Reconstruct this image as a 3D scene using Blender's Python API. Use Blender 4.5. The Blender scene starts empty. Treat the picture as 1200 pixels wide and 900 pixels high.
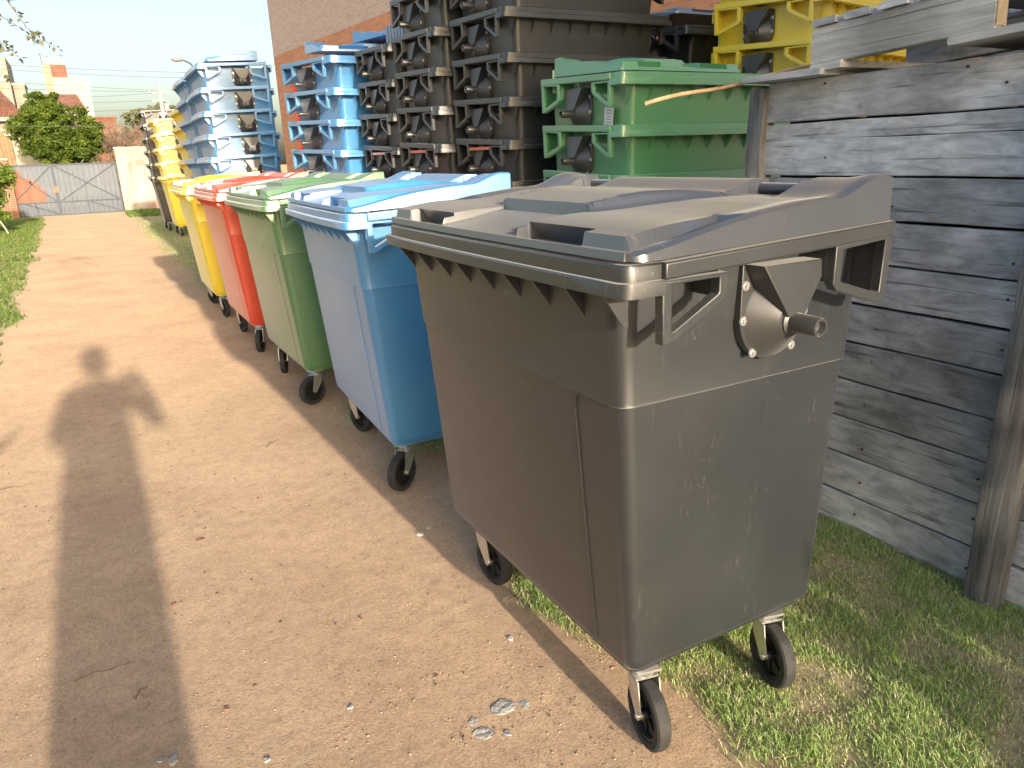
import bpy, bmesh, math, random
import numpy as np
from mathutils import Vector, Matrix, noise
R = math.radians
random.seed(7); rng = np.random.default_rng(7)
sc = bpy.context.scene
col = sc.collection

# ------------------------------------------------------------------ camera
cd = bpy.data.cameras.new('camera'); cam = bpy.data.objects.new('camera', cd); col.objects.link(cam)
RX = Vector((0.87335509, -0.48584753, -0.03468523)); UP = Vector((0.17402863, 0.24473622, 0.95384392)); FW = Vector((0.45493398, 0.83908066, -0.29829301))
RX.normalize(); BK = -FW.normalized(); UP = BK.cross(RX).normalized()
m = Matrix((RX, UP, BK)).transposed().to_4x4(); m.translation = (0, 0, 1.45)
cam.matrix_world = m
cd.sensor_width = 36; cd.lens = 860 / 1200 * 36; cd.clip_start = .02; cd.clip_end = 2000
cd.dof.use_dof = False
sc.camera = cam
# ------------------------------------------------------------------ light
SUN_EL, SUN_AZ = R(14.0), R(0.4)          # azimuth: how far the light drifts to -X while travelling along +Y
w = bpy.data.worlds.new('World'); sc.world = w; w.use_nodes = True
nt = w.node_tree; bg = nt.nodes['Background']
sky = nt.nodes.new('ShaderNodeTexSky'); sky.sky_type = 'NISHITA'; sky.sun_disc = False
sky.sun_elevation = SUN_EL; sky.sun_rotation = math.pi - SUN_AZ
sky.air_density = 1.0; sky.dust_density = 4.0; sky.ozone_density = 1.0
nt.links.new(sky.outputs[0], bg.inputs[0]); bg.inputs[1].default_value = 0.15
sl = bpy.data.lights.new('sun', 'SUN'); so = bpy.data.objects.new('sun', sl); col.objects.link(so)
sl.energy = 3.5; sl.angle = R(1.0); sl.color = (1, .86, .68)
d = Vector((-math.sin(SUN_AZ) * math.cos(SUN_EL), math.cos(SUN_AZ) * math.cos(SUN_EL), -math.sin(SUN_EL)))
so.rotation_euler = d.to_track_quat('-Z', 'Y').to_euler()
sc.view_settings.view_transform = 'Standard'; sc.view_settings.look = 'None'
sc.view_settings.exposure = 1.15; sc.view_settings.gamma = 1

# ------------------------------------------------------------------ materials
def mat(name, c, rough=.6, noise_amt=.15, scale=8, bump=.1, bscale=60, spec=.5, metallic=0, c2=None, detail=6, stretch=(1, 1, 1), coords='Object'):
    mt = bpy.data.materials.new(name); mt.use_nodes = True; n = mt.node_tree.nodes; l = mt.node_tree.links
    p = n['Principled BSDF']; p.inputs['Roughness'].default_value = rough; p.inputs['Specular IOR Level'].default_value = spec
    p.inputs['Metallic'].default_value = metallic
    tc = n.new('ShaderNodeTexCoord'); mp = n.new('ShaderNodeMapping'); mp.inputs['Scale'].default_value = stretch
    l.new(tc.outputs[coords], mp.inputs[0])
    nz = n.new('ShaderNodeTexNoise'); nz.inputs['Scale'].default_value = scale; nz.inputs['Detail'].default_value = detail
    l.new(mp.outputs[0], nz.inputs[0])
    r = n.new('ShaderNodeValToRGB'); c2 = c2 or tuple(x * (1 - noise_amt) for x in c)
    c1 = tuple(min(1, x * (1 + noise_amt)) for x in c)
    r.color_ramp.elements[0].position = .3; r.color_ramp.elements[1].position = .7
    r.color_ramp.elements[0].color = (*c2, 1); r.color_ramp.elements[1].color = (*c1, 1)
    l.new(nz.outputs[0], r.inputs[0]); l.new(r.outputs[0], p.inputs['Base Color'])
    if bump:
        nb = n.new('ShaderNodeTexNoise'); nb.inputs['Scale'].default_value = bscale; nb.inputs['Detail'].default_value = 5
        l.new(mp.outputs[0], nb.inputs[0])
        b = n.new('ShaderNodeBump'); b.inputs['Strength'].default_value = bump; b.inputs['Distance'].default_value = .02
        l.new(nb.outputs[0], b.inputs['Height']); l.new(b.outputs[0], p.inputs['Normal'])
    return mt

def plastic(name, c, rough=.33, spec=1., ior=1.72, dust=.14, sheen=.34):
    """injection-moulded polyethylene: fine grain, faint scuffs and dust"""
    mt = bpy.data.materials.new(name); mt.use_nodes = True; n = mt.node_tree.nodes; l = mt.node_tree.links
    p = n['Principled BSDF']; p.inputs['Specular IOR Level'].default_value = spec; p.inputs['IOR'].default_value = ior
    p.inputs['Sheen Weight'].default_value = sheen; p.inputs['Sheen Roughness'].default_value = .35   # thin film of dust
    tc = n.new('ShaderNodeTexCoord')
    nz = n.new('ShaderNodeTexNoise'); nz.inputs['Scale'].default_value = 3.5; nz.inputs['Detail'].default_value = 7; l.new(tc.outputs['Object'], nz.inputs[0])
    # scuffs: noise stretched on a slant, thresholded
    def scuff(rot, sc_, th):
        mp = n.new('ShaderNodeMapping'); mp.inputs['Rotation'].default_value = rot; mp.inputs['Scale'].default_value = sc_
        l.new(tc.outputs['Object'], mp.inputs[0])
        s = n.new('ShaderNodeTexNoise'); s.inputs['Scale'].default_value = 1; s.inputs['Detail'].default_value = 2; l.new(mp.outputs[0], s.inputs[0])
        r = n.new('ShaderNodeMapRange'); r.inputs[1].default_value = th; r.inputs[2].default_value = th + .05; l.new(s.outputs[0], r.inputs[0]); return r.outputs[0]
    a = scuff((.05, .08, .2), (150, 150, 14), .64); b = scuff((.9, 1.1, .4), (90, 8, 90), .66)
    mx = n.new('ShaderNodeMath'); mx.operation = 'MAXIMUM'; l.new(a, mx.inputs[0]); l.new(b, mx.inputs[1])
    big = n.new('ShaderNodeTexNoise'); big.inputs['Scale'].default_value = 6; l.new(tc.outputs['Object'], big.inputs[0])
    gate = n.new('ShaderNodeMapRange'); gate.inputs[1].default_value = .48; gate.inputs[2].default_value = .62; l.new(big.outputs[0], gate.inputs[0])
    mg = n.new('ShaderNodeMath'); mg.operation = 'MULTIPLY'; l.new(mx.outputs[0], mg.inputs[0]); l.new(gate.outputs[0], mg.inputs[1])
    mix = n.new('ShaderNodeMix'); mix.data_type = 'RGBA'
    mix.inputs[6].default_value = (*c, 1); mix.inputs[7].default_value = (*[min(1, x * .7 + .07) for x in c], 1)
    dm = n.new('ShaderNodeMapRange'); dm.inputs[1].default_value = .42; dm.inputs[2].default_value = .8; dm.inputs[4].default_value = dust; l.new(nz.outputs[0], dm.inputs[0])
    ad = n.new('ShaderNodeMath'); ad.operation = 'MULTIPLY_ADD'; ad.inputs[1].default_value = .5; ad.use_clamp = True
    l.new(mg.outputs[0], ad.inputs[0]); l.new(dm.outputs[0], ad.inputs[2])
    l.new(ad.outputs[0], mix.inputs[0]); l.new(mix.outputs[2], p.inputs['Base Color'])
    rr = n.new('ShaderNodeMapRange'); rr.inputs[3].default_value = rough - .05; rr.inputs[4].default_value = rough + .1; l.new(nz.outputs[0], rr.inputs[0])
    l.new(rr.outputs[0], p.inputs['Roughness'])
    gr = n.new('ShaderNodeTexNoise'); gr.inputs['Scale'].default_value = 900; gr.inputs['Detail'].default_value = 2; l.new(tc.outputs['Object'], gr.inputs[0])
    bp = n.new('ShaderNodeBump'); bp.inputs['Strength'].default_value = .12; bp.inputs['Distance'].default_value = .001; l.new(gr.outputs[0], bp.inputs['Height'])
    wv = n.new('ShaderNodeBump'); wv.inputs['Strength'].default_value = .05; wv.inputs['Distance'].default_value = .02; l.new(nz.outputs[0], wv.inputs['Height'])
    l.new(bp.outputs[0], wv.inputs['Normal']); l.new(wv.outputs[0], p.inputs['Normal'])
    return mt

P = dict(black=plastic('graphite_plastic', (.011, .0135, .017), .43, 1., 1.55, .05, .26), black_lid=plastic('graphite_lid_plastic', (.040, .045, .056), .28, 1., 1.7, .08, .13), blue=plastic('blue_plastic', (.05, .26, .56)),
         green=plastic('green_plastic', (.085, .21, .085)), red=plastic('red_plastic', (.78, .055, .012)),
         yellow=plastic('yellow_plastic', (.90, .69, .010)), cool_green=plastic('cool_green_plastic', (.085, .30, .125)), navy=plastic('navy_plastic', (.05, .09, .16)))
LIDS = dict(blue=plastic('blue_lid_plastic', (.05, .26, .56), sheen=.10), green=plastic('green_lid_plastic', (.085, .21, .085), sheen=.10),
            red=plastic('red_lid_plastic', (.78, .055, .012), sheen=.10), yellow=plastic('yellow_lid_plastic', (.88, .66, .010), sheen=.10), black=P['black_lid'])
M = {}
M['plate'] = plastic('dark_grey_plastic', (.028, .028, .03), .42, .7)
M['rubber'] = mat('rubber', (.03, .03, .03), .75, .3, 30, .2, 300)
M['hub'] = mat('hub_plastic', (.012, .012, .013), .5, .2)
M['zinc'] = mat('zinc_plated_steel', (.62, .62, .60), .38, .1, 20, .03, 200, metallic=.85)
M['paper'] = mat('label_paper', (.62, .64, .66), .7, .1)
M['print'] = mat('label_print', (.25, .25, .26), .7, .1)
M['orange_tag'] = mat('orange_tag', (.85, .10, .03), .5, .1)
M['brake'] = mat('pale_blue_plastic', (.35, .55, .72), .5, .1)
M['rod'] = plastic('hinge_tube', (.03, .035, .045), .35, .5)

# ------------------------------------------------------------------ mesh helpers
class MB:
    def __init__(s): s.v = []; s.f = []
    def add(s, vs, fs):
        o = len(s.v); s.v += [tuple(v) for v in vs]; s.f += [tuple(i + o for i in f) for f in fs]; return s
    def box(s, x0, x1, y0, y1, z0, z1, mtx=None):
        vs = [Vector((x, y, z)) for x in (x0, x1) for y in (y0, y1) for z in (z0, z1)]
        if mtx is not None: vs = [mtx @ v for v in vs]
        return s.add(vs, [(0, 1, 3, 2), (4, 6, 7, 5), (0, 4, 5, 1), (2, 3, 7, 6), (0, 2, 6, 4), (1, 5, 7, 3)])
    def hexa(s, b, t):     # 4 bottom, 4 top corners in order
        return s.add(list(b) + list(t), [(3, 2, 1, 0), (4, 5, 6, 7)] + [(i, (i + 1) % 4, 4 + (i + 1) % 4, 4 + i) for i in range(4)])
    def prism(s, pts, fn, a, b):   # polygon pts extruded from a to b; fn(p, t) -> 3D
        n = len(pts); vs = [fn(p, a) for p in pts] + [fn(p, b) for p in pts]
        return s.add(vs, [tuple(range(n))[::-1], tuple(range(n, 2 * n))] + [(i, (i + 1) % n, n + (i + 1) % n, n + i) for i in range(n)])
    def cyl(s, p0, p1, r0, r1=None, n=12, cap=True):
        p0, p1 = Vector(p0), Vector(p1); r1 = r0 if r1 is None else r1
        ax = (p1 - p0).normalized(); u = ax.orthogonal().normalized(); w_ = ax.cross(u)
        vs = []
        for p, r in ((p0, r0), (p1, r1)):
            for i in range(n):
                a = 2 * math.pi * i / n; vs.append(p + (u * math.cos(a) + w_ * math.sin(a)) * r)
        fs = [(i, (i + 1) % n, n + (i + 1) % n, n + i) for i in range(n)]
        if cap: fs += [tuple(range(n))[::-1], tuple(range(n, 2 * n))]
        return s.add(vs, fs)
    def tube(s, pts, rad, n=8):
        pts = [Vector(p) for p in pts]; rad = rad if hasattr(rad, '__len__') else [rad] * len(pts)
        vs = []; u = None
        for i, p in enumerate(pts):
            t = (pts[min(i + 1, len(pts) - 1)] - pts[max(i - 1, 0)]).normalized()
            u = t.orthogonal().normalized() if u is None else (u - t * u.dot(t)).normalized(); w_ = t.cross(u)
            for k in range(n):
                a = 2 * math.pi * k / n; vs.append(p + (u * math.cos(a) + w_ * math.sin(a)) * rad[i])
        fs = [(i * n + k, i * n + (k + 1) % n, (i + 1) * n + (k + 1) % n, (i + 1) * n + k) for i in range(len(pts) - 1) for k in range(n)]
        fs += [tuple(range(n))[::-1], tuple(range((len(pts) - 1) * n, len(pts) * n))]
        return s.add(vs, fs)
    def lathe(s, prof, fn, n=28):   # prof [(r, h)], fn(x, y, h)
        vs = [fn(r * math.cos(2 * math.pi * k / n), r * math.sin(2 * math.pi * k / n), h) for r, h in prof for k in range(n)]
        m_ = len(prof); fs = [(i * n + k, i * n + (k + 1) % n, (i + 1) * n + (k + 1) % n, (i + 1) * n + k) for i in range(m_ - 1) for k in range(n)]
        return s.add(vs, fs)
    def mesh(s, name, m_=None, bevel=0, smooth=None, seg=2):
        me = bpy.data.meshes.new(name); me.from_pydata(s.v, [], s.f)
        b = bmesh.new(); b.from_mesh(me); bmesh.ops.recalc_face_normals(b, faces=b.faces)
        if bevel:
            es = [e for e in b.edges if len(e.link_faces) == 2 and e.calc_face_angle(0) > R(28)]
            r_ = bmesh.ops.bevel(b, geom=es, offset=bevel, segments=seg, affect='EDGES', profile=.6, clamp_overlap=True)
            for f_ in r_['faces']: f_.smooth = True
        b.to_mesh(me); b.free()
        if smooth and not bevel:
            for p_ in me.polygons: p_.use_smooth = True
            me.set_sharp_from_angle(angle=R(smooth or 40))
        if m_: me.materials.append(m_)
        return me
    def build(s, name, m_=None, parent=None, bevel=0, smooth=None, **kw):
        return link(name, s.mesh(name, m_, bevel, smooth), parent, **kw)

def link(name, me, parent=None, m_=None, loc=None, rot=None):
    o = bpy.data.objects.new(name, me); col.objects.link(o)
    if parent is not None: o.parent = parent
    if m_ is not None:
        o.material_slots[0].link = 'OBJECT'; o.material_slots[0].material = m_
    if loc is not None: o.location = loc
    if rot is not None: o.rotation_euler = rot
    return o
def tag(o, label, cat, group=None, kind=None):
    if label: o['label'] = label
    if cat: o['category'] = cat
    if group: o['group'] = group
    if kind: o['kind'] = kind
    return o
def empty(name, loc=(0, 0, 0), rz=0):
    o = bpy.data.objects.new(name, None); col.objects.link(o); o.location = loc; o.rotation_euler = (0, 0, rz); o.empty_display_size = .1
    return o
def structure(o): o['kind'] = 'structure'; return o
def lerp_tab(tab, x):
    if x <= tab[0][0]: return tab[0][1]
    for (a, p), (b, q) in zip(tab, tab[1:]):
        if x <= b:
            return p + (q - p) * (x - a) / (b - a)
    return tab[-1][1]
def sstep(a, b, x):
    t = min(1, max(0, (x - a) / (b - a))); return t * t * (3 - 2 * t)

# ------------------------------------------------------------------ the bin (local: -x front, y long side)
def rrect(x0, x1, y0, y1, r, n=6, ny=4):
    pts = []
    for cx, cy, a0 in ((x1 - r, y1 - r, 0), (x0 + r, y1 - r, 90), (x0 + r, y0 + r, 180), (x1 - r, y0 + r, 270)):
        for k in range(n + 1):
            a = R(a0 + 90 * k / n); pts.append((cx + r * math.cos(a), cy + r * math.sin(a)))
    return pts
def body_ring(z, inset=0, far=0):
    t = (z - .235) / .965
    x0 = -.245 - .10 * t; x1 = .402 - .020 * t; y = .452 + .063 * t; yf = y + far * (1.0 - .72 * t)
    return [(px, py, z) for px, py in rrect(x0 + inset, x1 - inset, -y + inset, yf - inset, .030 + .012 * t)]
def body_mesh(far=0):
    b = MB(); lv = [(.229, .022), (.231, .013), (.240, .007), (.258, .005), (.40, .0045), (.6, .0045), (.8, .0045), (.942, .0045), (.946, -.0012), (.952, 0), (1.05, 0), (1.13, 0), (1.225, 0), (1.225, .006), (1.0, .007), (.9, .008)]
    n = 28; vs = []
    for z, i in lv: vs += body_ring(z, i, far)
    fs = [(i * n + k, i * n + (k + 1) % n, (i + 1) * n + (k + 1) % n, (i + 1) * n + k) for i in range(len(lv) - 1) for k in range(n)]
    fs.append(tuple(range(n)))
    b.add(vs, fs)
    return b.mesh('body', P['black'], smooth=35)
def frontx(z): return -.245 - .10 * (z - .235) / .965
def seam_mesh():   # raised moulding line of the front panel
    b = MB()
    for s in (-1,):
        pts = [(.46, .945), (.36, .944), (.335, .935), (.325, .90), (.318, .6), (.312, .25)]
        for (y0, z0), (y1, z1) in zip(pts[1:], pts[2:]):
            w_ = .0016
            vs = []
            for (y, z) in ((y0, z0), (y1, z1)):
                x = frontx(z) + .0025
                vs += [(x, -y - w_, z), (x - .0025, -y - w_ * .4, z), (x - .0025, -y + w_ * .4, z), (x, -y + w_, z)]
            b.add(vs, [(0, 4, 5, 1), (1, 5, 6, 2), (2, 6, 7, 3), (0, 1, 2, 3), (7, 6, 5, 4)])
    return b.mesh('moulding_line', P['black'])
def slope(u): return .045 * (u + .3)
def rim_mesh():
    b = MB()
    # front lip: two steps, slightly bowed, wrapping round the corners to the side
    def path(off, nseg=14):
        pts = []
        xo = -.395 - off; yo = .600 + off; r = .022
        for k in range(nseg + 1):
            y = -(yo - r) + 2 * (yo - r) * k / nseg
            pts.append((xo - .014 * (1 - (y / yo) ** 2) + .007, y))
        right = [(xo + .008 + r * (1 - math.cos(a)), yo - r + r * math.sin(a)) for a in (R(30), R(60), R(90))]
        right.append((-.305, yo))
        left = [(x, -y) for x, y in right][::-1]
        return left + pts + right
    for off, z0, z1, inn in ((.013, 1.198, 1.2255, .05), (.0, 1.2255, 1.256, .05)):
        po = path(off); pi = [(min(x + inn * .8, -.33) if abs(y) < .5 else x + .03 if x < -.31 else x, math.copysign(max(abs(y) - (.04 if x > -.36 else .02), 0), y) if abs(y) > .5 else y) for x, y in po]
        n = len(po); e = .004
        vs = [(x, y, z0) for x, y in po] + [(x, y, z1 - e) for x, y in po] + [(x + (e if abs(y) < .59 else 0), y - math.copysign(e if x > -.37 else 0, y), z1) for x, y in po] + [(x, y, z1) for x, y in pi] + [(x, y, z0) for x, y in pi]
        fs = []
        for j in range(5):
            for i in range(n - 1):
                a, c = j * n, ((j + 1) % 5) * n
                fs.append((a + i, a + i + 1, c + i + 1, c + i))
        fs += [tuple(j * n for j in range(5)), tuple(j * n + n - 1 for j in range(5))[::-1]]
        b.add(vs, fs)
    # flat flange joining lip, side bars and back to the body
    for s in (-1, 1):
        za = 1.229
        vs = []
        for (u, y0, y1) in ((-.31, .50, .588), (.345, .505, .588)):
            for y in (y0, y1):
                for dzz in (0, .008): vs.append((u, s * y, za + slope(u) + dzz))
        b.add(vs, [(0, 1, 3, 2), (4, 6, 7, 5), (0, 4, 5, 1), (2, 3, 7, 6), (0, 2, 6, 4), (1, 5, 7, 3)])
    b.box(-.385, -.33, -.575, .575, 1.2285, 1.2365)
    b.box(.36, .41, -.52, .52, 1.235, 1.262)
    b.box(.395, .41, -.52, .52, 1.195, 1.235)
    return b.mesh('rim', P['black'], smooth=35)
def side_bar_mesh():
    b = MB()
    vs = []
    for u in (-.306, .336):
        for y in (.585, .612):
            for z in (1.224, 1.256): vs.append((u, y, z + slope(u)))
    b.add(vs, [(0, 1, 3, 2), (4, 6, 7, 5), (0, 4, 5, 1), (2, 3, 7, 6), (0, 2, 6, 4), (1, 5, 7, 3)])
    return b.mesh('side_bar', P['black'], bevel=.004)
def frame(b, out, inn, y0, y1):
    n = len(out)
    for i in range(n):
        j = (i + 1) % n
        q = [out[i], out[j], inn[j], inn[i]]
        b.prism(q, lambda p, t: (p[0], t, p[1]), y0, y1)
def ring_frame(out, inn, y0, y1):
    n = len(out); b = MB()
    vs = [(x, y, z) for y in (y0, y1) for x, z in out] + [(x, y, z) for y in (y0, y1) for x, z in inn]
    fs = []
    for i in range(n):
        j = (i + 1) % n
        fs += [(i, j, n + j, n + i), (2 * n + i, 3 * n + i, 3 * n + j, 2 * n + j), (i, 2 * n + i, 2 * n + j, j), (n + i, n + j, 3 * n + j, 3 * n + i)]
    b.add(vs, fs); return b
def handle_front_mesh():
    out = [(-.312, 1.222), (-.308, 1.102), (-.286, 1.102), (-.165, 1.166), (-.150, 1.182), (-.150, 1.224)]
    inn = [(-.288, 1.214), (-.287, 1.126), (-.281, 1.128), (-.176, 1.184), (-.173, 1.188), (-.173, 1.216)]
    b = ring_frame(out, inn, .588, .611)
    b.box(-.156, -.150, .515, .589, 1.172, 1.231)           # webs back to the body
    return b.mesh('lifting_handle', P['black'], bevel=.0035)
def handle_back_mesh():
    out = [(.150, 1.244), (.150, 1.165), (.162, 1.150), (.300, 1.108), (.326, 1.108), (.332, 1.258)]
    inn = [(.172, 1.236), (.172, 1.171), (.175, 1.168), (.298, 1.131), (.305, 1.133), (.309, 1.246)]
    b = ring_frame(out, inn, .588, .611)
    b.box(.150, .156, .515, .589, 1.168, 1.245)
    b.add([(.326, .52, 1.25), (.326, .588, 1.25), (.326, .588, 1.112), (.326, .515, 1.135), (.332, .52, 1.25), (.332, .588, 1.25), (.332, .588, 1.112), (.332, .515, 1.135)],
          [(0, 1, 2, 3), (7, 6, 5, 4), (0, 4, 5, 1), (1, 5, 6, 2), (2, 6, 7, 3), (3, 7, 4, 0)])
    return b.mesh('lifting_handle', P['black'], bevel=.0035)
def rib_mesh():
    b = MB(); b.prism([(-.39, 1.199), (-.335, 1.199), (-.326, 1.125), (-.336, 1.125)], lambda p, t: (p[0], t, p[1]), -.002, .002)
    return b.mesh('gusset_rib', P['black'])
def plate_mesh():
    b = MB(); cx = .075; y0 = .506; out = []
    pts = [(cx - .102, 1.214), (cx + .102, 1.214), (cx + .102, 1.10)]
    for k in range(1, 16):
        a = R(180 * k / 16); pts.append((cx + .102 * math.cos(a), 1.10 - .102 * math.sin(a)))
    pts.append((cx - .102, 1.10))
    b.prism(pts, lambda p, t: (p[0], t, p[1]), y0, .527)
    t = [(cx - .098, 1.216), (cx + .105, 1.216)]; lo = [(cx - .026, 1.10), (cx + .026, 1.10)]
    vs = [(t[0][0], .527, t[0][1]), (t[1][0], .527, t[1][1]), (lo[1][0], .527, lo[1][1]), (lo[0][0], .527, lo[0][1]),
          (t[0][0] + .004, .577, t[0][1]), (t[1][0] - .004, .577, t[1][1]), (lo[1][0] - .002, .588, lo[1][1] + .004), (lo[0][0] + .002, .588, lo[0][1] + .004)]
    b.add(vs, [(0, 1, 2, 3), (7, 6, 5, 4), (0, 4, 5, 1), (1, 5, 6, 2), (2, 6, 7, 3), (3, 7, 4, 0)])
    return b.mesh('trunnion_plate', M['plate'], bevel=.002)
def pin_mesh():
    b = MB(); b.lathe([(.091, .5265), (.088, .530), (.036, .575), (.0, .575)], lambda x, y, h: (.075 + x, h, 1.095 + y), 40); b.lathe([(.030, .560), (.030, .580), (.0215, .583), (.0205, .645), (.0190, .649), (.0150, .649), (.0120, .636), (.0, .636)], lambda x, y, h: (.075 + x, h, 1.09 + y), 24)
    return b.mesh('trunnion_pin', M['plate'], smooth=35)
def screw_mesh():
    b = MB(); b.cyl((0, .5265, 0), (0, .5295, 0), .011, .010, 14); b.cyl((0, .5295, 0), (0, .533, 0), .0055, .0045, 8)
    return b.mesh('screw', M['zinc'], smooth=30)
def mirror_y(me):
    m2 = me.copy(); m2.transform(Matrix.Diagonal((1, -1, 1, 1))); m2.flip_normals(); return m2
# lid: a height field with grips, channel, plateau, ears and hinge cut-outs
def wpl(u): return lerp_tab([(-.2, .2), (-.05, .225), (.1, .30), (.2, .34)], u)
def epl(u): return max(lerp_tab([(-.40, .576), (-.33, .574), (-.25, .566), (-.18, .552), (-.12, .530), (-.08, .50), (-.05, .47), (.02, .44), (.2, .40)], u), wpl(u) + .03)
def lid_h(u, v):
    av = abs(v)
    z = lerp_tab([(-.395, 1.274), (-.35, 1.279), (-.3, 1.286), (-.19, 1.303), (-.08, 1.319), (.04, 1.331), (.12, 1.335), (.20, 1.335), (.33, 1.330)], u)
    z += .007 * sstep(.52, .60, av) * sstep(-.36, -.1, u)
    if -.34 < u < -.09 and .45 < av < .60: z -= .011 * sstep(-.34, -.2, u) * sstep(-.094, -.104, u) * sstep(.597, .575, av) * sstep(epl(u) - .002, epl(u) + .01, av)
    e = epl(u); w_ = wpl(u)
    hp = .024 * (1 - sstep(-.34, -.05, u))
    start = -.352 if .2 < av < .445 else -.382
    if av > .197 and av < e + .007 and u > start: z += hp * sstep(start, start + .005, u) * sstep(e + .006, e - .006, av) * sstep(.197, .201, av)
    elif .2 < av < .445 and -.388 < u <= start: z -= .014
    if u > -.197 and av < w_ + .017:
        z += .030 * sstep(-.195, -.190, u) * (1 - sstep(-.06, .24, u)) * sstep(w_ + .016, w_ - .016, av)
    if u > .12 and av > .435: z += .040 * sstep(.13, .27, u) * sstep(.435, .441, av)
    if u > .12 and av < .285: z += .036 * sstep(.14, .27, u) * sstep(.281, .275, av)
    if u > .235 and .275 < av < .445: z -= .06 * sstep(.235, .245, u) * min(sstep(.275, .281, av), sstep(.445, .439, av))
    z -= .006 * sstep(.596, .612, av)
    return z
def lid_mesh(step):
    U0, U1 = -.395, .307
    nu = int((U1 - U0) / step)
    b = MB(); vs = []; cnt = None
    us = sorted(set([round(U0 + (U1 - U0) * i / nu, 5) for i in range(nu + 1)] + [-.3825, -.377, -.3525, -.347, -.1955, -.1895, .2345, .2455, -.104, -.094]))
    nu = len(us) - 1
    for u in us:
        w_, e = wpl(u), epl(u)
        fixed = .445 if e > .47 else (w_ + e) / 2
        keys = [0, w_ - .016, w_ + .016, fixed - .003, fixed + .003, e - .006, e + .006, .596, .612]
        if u < -.196: keys[1], keys[2] = .197, .201
        elif u < -.18: keys[1], keys[2] = .190, .207
        if u > .12: keys = [0, .275, .281, .40, .405, .435, .441, .596, .612]
        keys = [max(k, keys[i - 1] + .0004) if i else k for i, k in enumerate(keys)]
        seg = [max(1, int(x / step)) for x in (.22, .03, .2, .006, .10, .006, .06, .016)]
        half = []
        for k, n_ in enumerate(seg): half += [keys[k] + (keys[k + 1] - keys[k]) * q / n_ for q in range(n_)]
        half.append(keys[-1]); vv = [-x for x in half[:0:-1]] + half
        for v in vv:
            bow = .012 * (1 - (v / .612) ** 2) * sstep(-.2, -.395, u)
            uu, v2 = u - bow, v
            r = .035; cx, cy = -.395 + r, .612 - r
            if u < cx and abs(v) > cy:
                dx, dy = u - cx, abs(v) - cy; mx_ = max(-dx, dy); l_ = math.hypot(dx, dy)
                if l_ > 1e-9: k = mx_ / l_; uu = cx + dx * k; v2 = math.copysign(cy + dy * k, v)
            if abs(u + .3525) < 1e-4 and .2005 < abs(v) < .4445: uu += .030
            uu += .013 * sstep(-.2, -.39, u); vs.append((uu, v2, lid_h(u, v) + .004))
    nv = len(vv) - 1; n = nv + 1
    fs = [(i * n + j, (i + 1) * n + j, (i + 1) * n + j + 1, i * n + j + 1) for i in range(nu) for j in range(nv)]
    loop = [j for j in range(n)] + [i * n + nv for i in range(1, nu + 1)] + [nu * n + j for j in range(nv - 1, -1, -1)] + [i * n for i in range(nu - 1, 0, -1)]
    L = len(loop); base = len(vs)
    for q in loop:
        x, y, z = vs[q]; out = 1.005 if abs(y) > .6 else 1
        zb = 1.2625 + slope(max(x, -.3)) * .85 + (.0 if x < -.3 else .001); vs.append((x - (.003 if x < -.38 else 0), y * out, min(zb, z - .004)))
    for q in range(L): fs.append((loop[q], loop[(q + 1) % L], base + (q + 1) % L, base + q))
    b2 = len(vs)
    for q in range(L): x, y, z = vs[base + q]; vs.append((x * .93, y * .95, z + .002))
    for q in range(L): fs.append((base + q, base + (q + 1) % L, b2 + (q + 1) % L, b2 + q))
    fs.append(tuple(b2 + q for q in range(L)))
    b.add(vs, fs); return b.mesh('lid', P['black'], smooth=24)
def caster_meshes():
    d_ = {}
    b = MB(); b.box(-.036, .036, -.04, .04, .228, .236); b.cyl((0, 0, .205), (0, 0, .23), .03, .036, 16)
    b.box(-.034, .034, -.03, .02, .203, .209)
    for s in (-1, 1):   # two fork cheeks narrowing down to the axle
        b.prism([(.028, .207), (-.040, .207), (-.062, .108), (-.050, .088), (-.032, .090), (.012, .150)], lambda p, t: (t, p[0], p[1]), s * .031, s * .034)
    d_['fork'] = b.mesh('fork', M['zinc'], smooth=30)
    b = MB(); f = lambda x, y, h: (h, -.045 + x, .1 + y)
    b.lathe([(.074, -.019), (.092, -.021), (.0985, -.016), (.1, -.006), (.1, .006), (.0985, .016), (.092, .021), (.074, .019), (.074, -.019)], f, 40)
    d_['tyre'] = b.mesh('tyre', M['rubber'], smooth=35)
    b = MB(); b.lathe([(.0, -.022), (.018, -.022), (.020, -.012), (.020, .012), (.018, .022), (0, .022)], f, 20)
    b.lathe([(.0745, -.016), (.064, -.017), (.060, -.008), (.060, .008), (.064, .017), (.0745, .016)], f, 36)
    b.lathe([(.019, -.003), (.061, -.003), (.061, .003), (.019, .003)], f, 24)
    for k in range(6):
        mt_ = Matrix.Translation((0, -.045, .1)) @ Matrix.Rotation(R(60 * k), 4, 'X'); b.box(-.010, .010, -.004, .004, .018, .062, mt_)
    d_['hub'] = b.mesh('wheel_hub', M['hub'], smooth=35)
    b = MB(); b.cyl((-.040, -.045, .1), (.040, -.045, .1), .008, None, 6); b.cyl((-.037, -.045, .1), (.037, -.045, .1), .012, None, 12)
    d_['bolt'] = b.mesh('axle_bolt', M['zinc'], smooth=30)
    b = MB(); b.box(-.03, .03, -.10, -.045, .196, .204, Matrix.Translation((0, 0, .02)) @ Matrix.Rotation(R(-12), 4, 'X')); b.box(-.012, .012, -.05, .02, .205, .211)
    d_['brake'] = b.mesh('brake_pedal', M['brake'], bevel=.002)
    return d_
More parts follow.
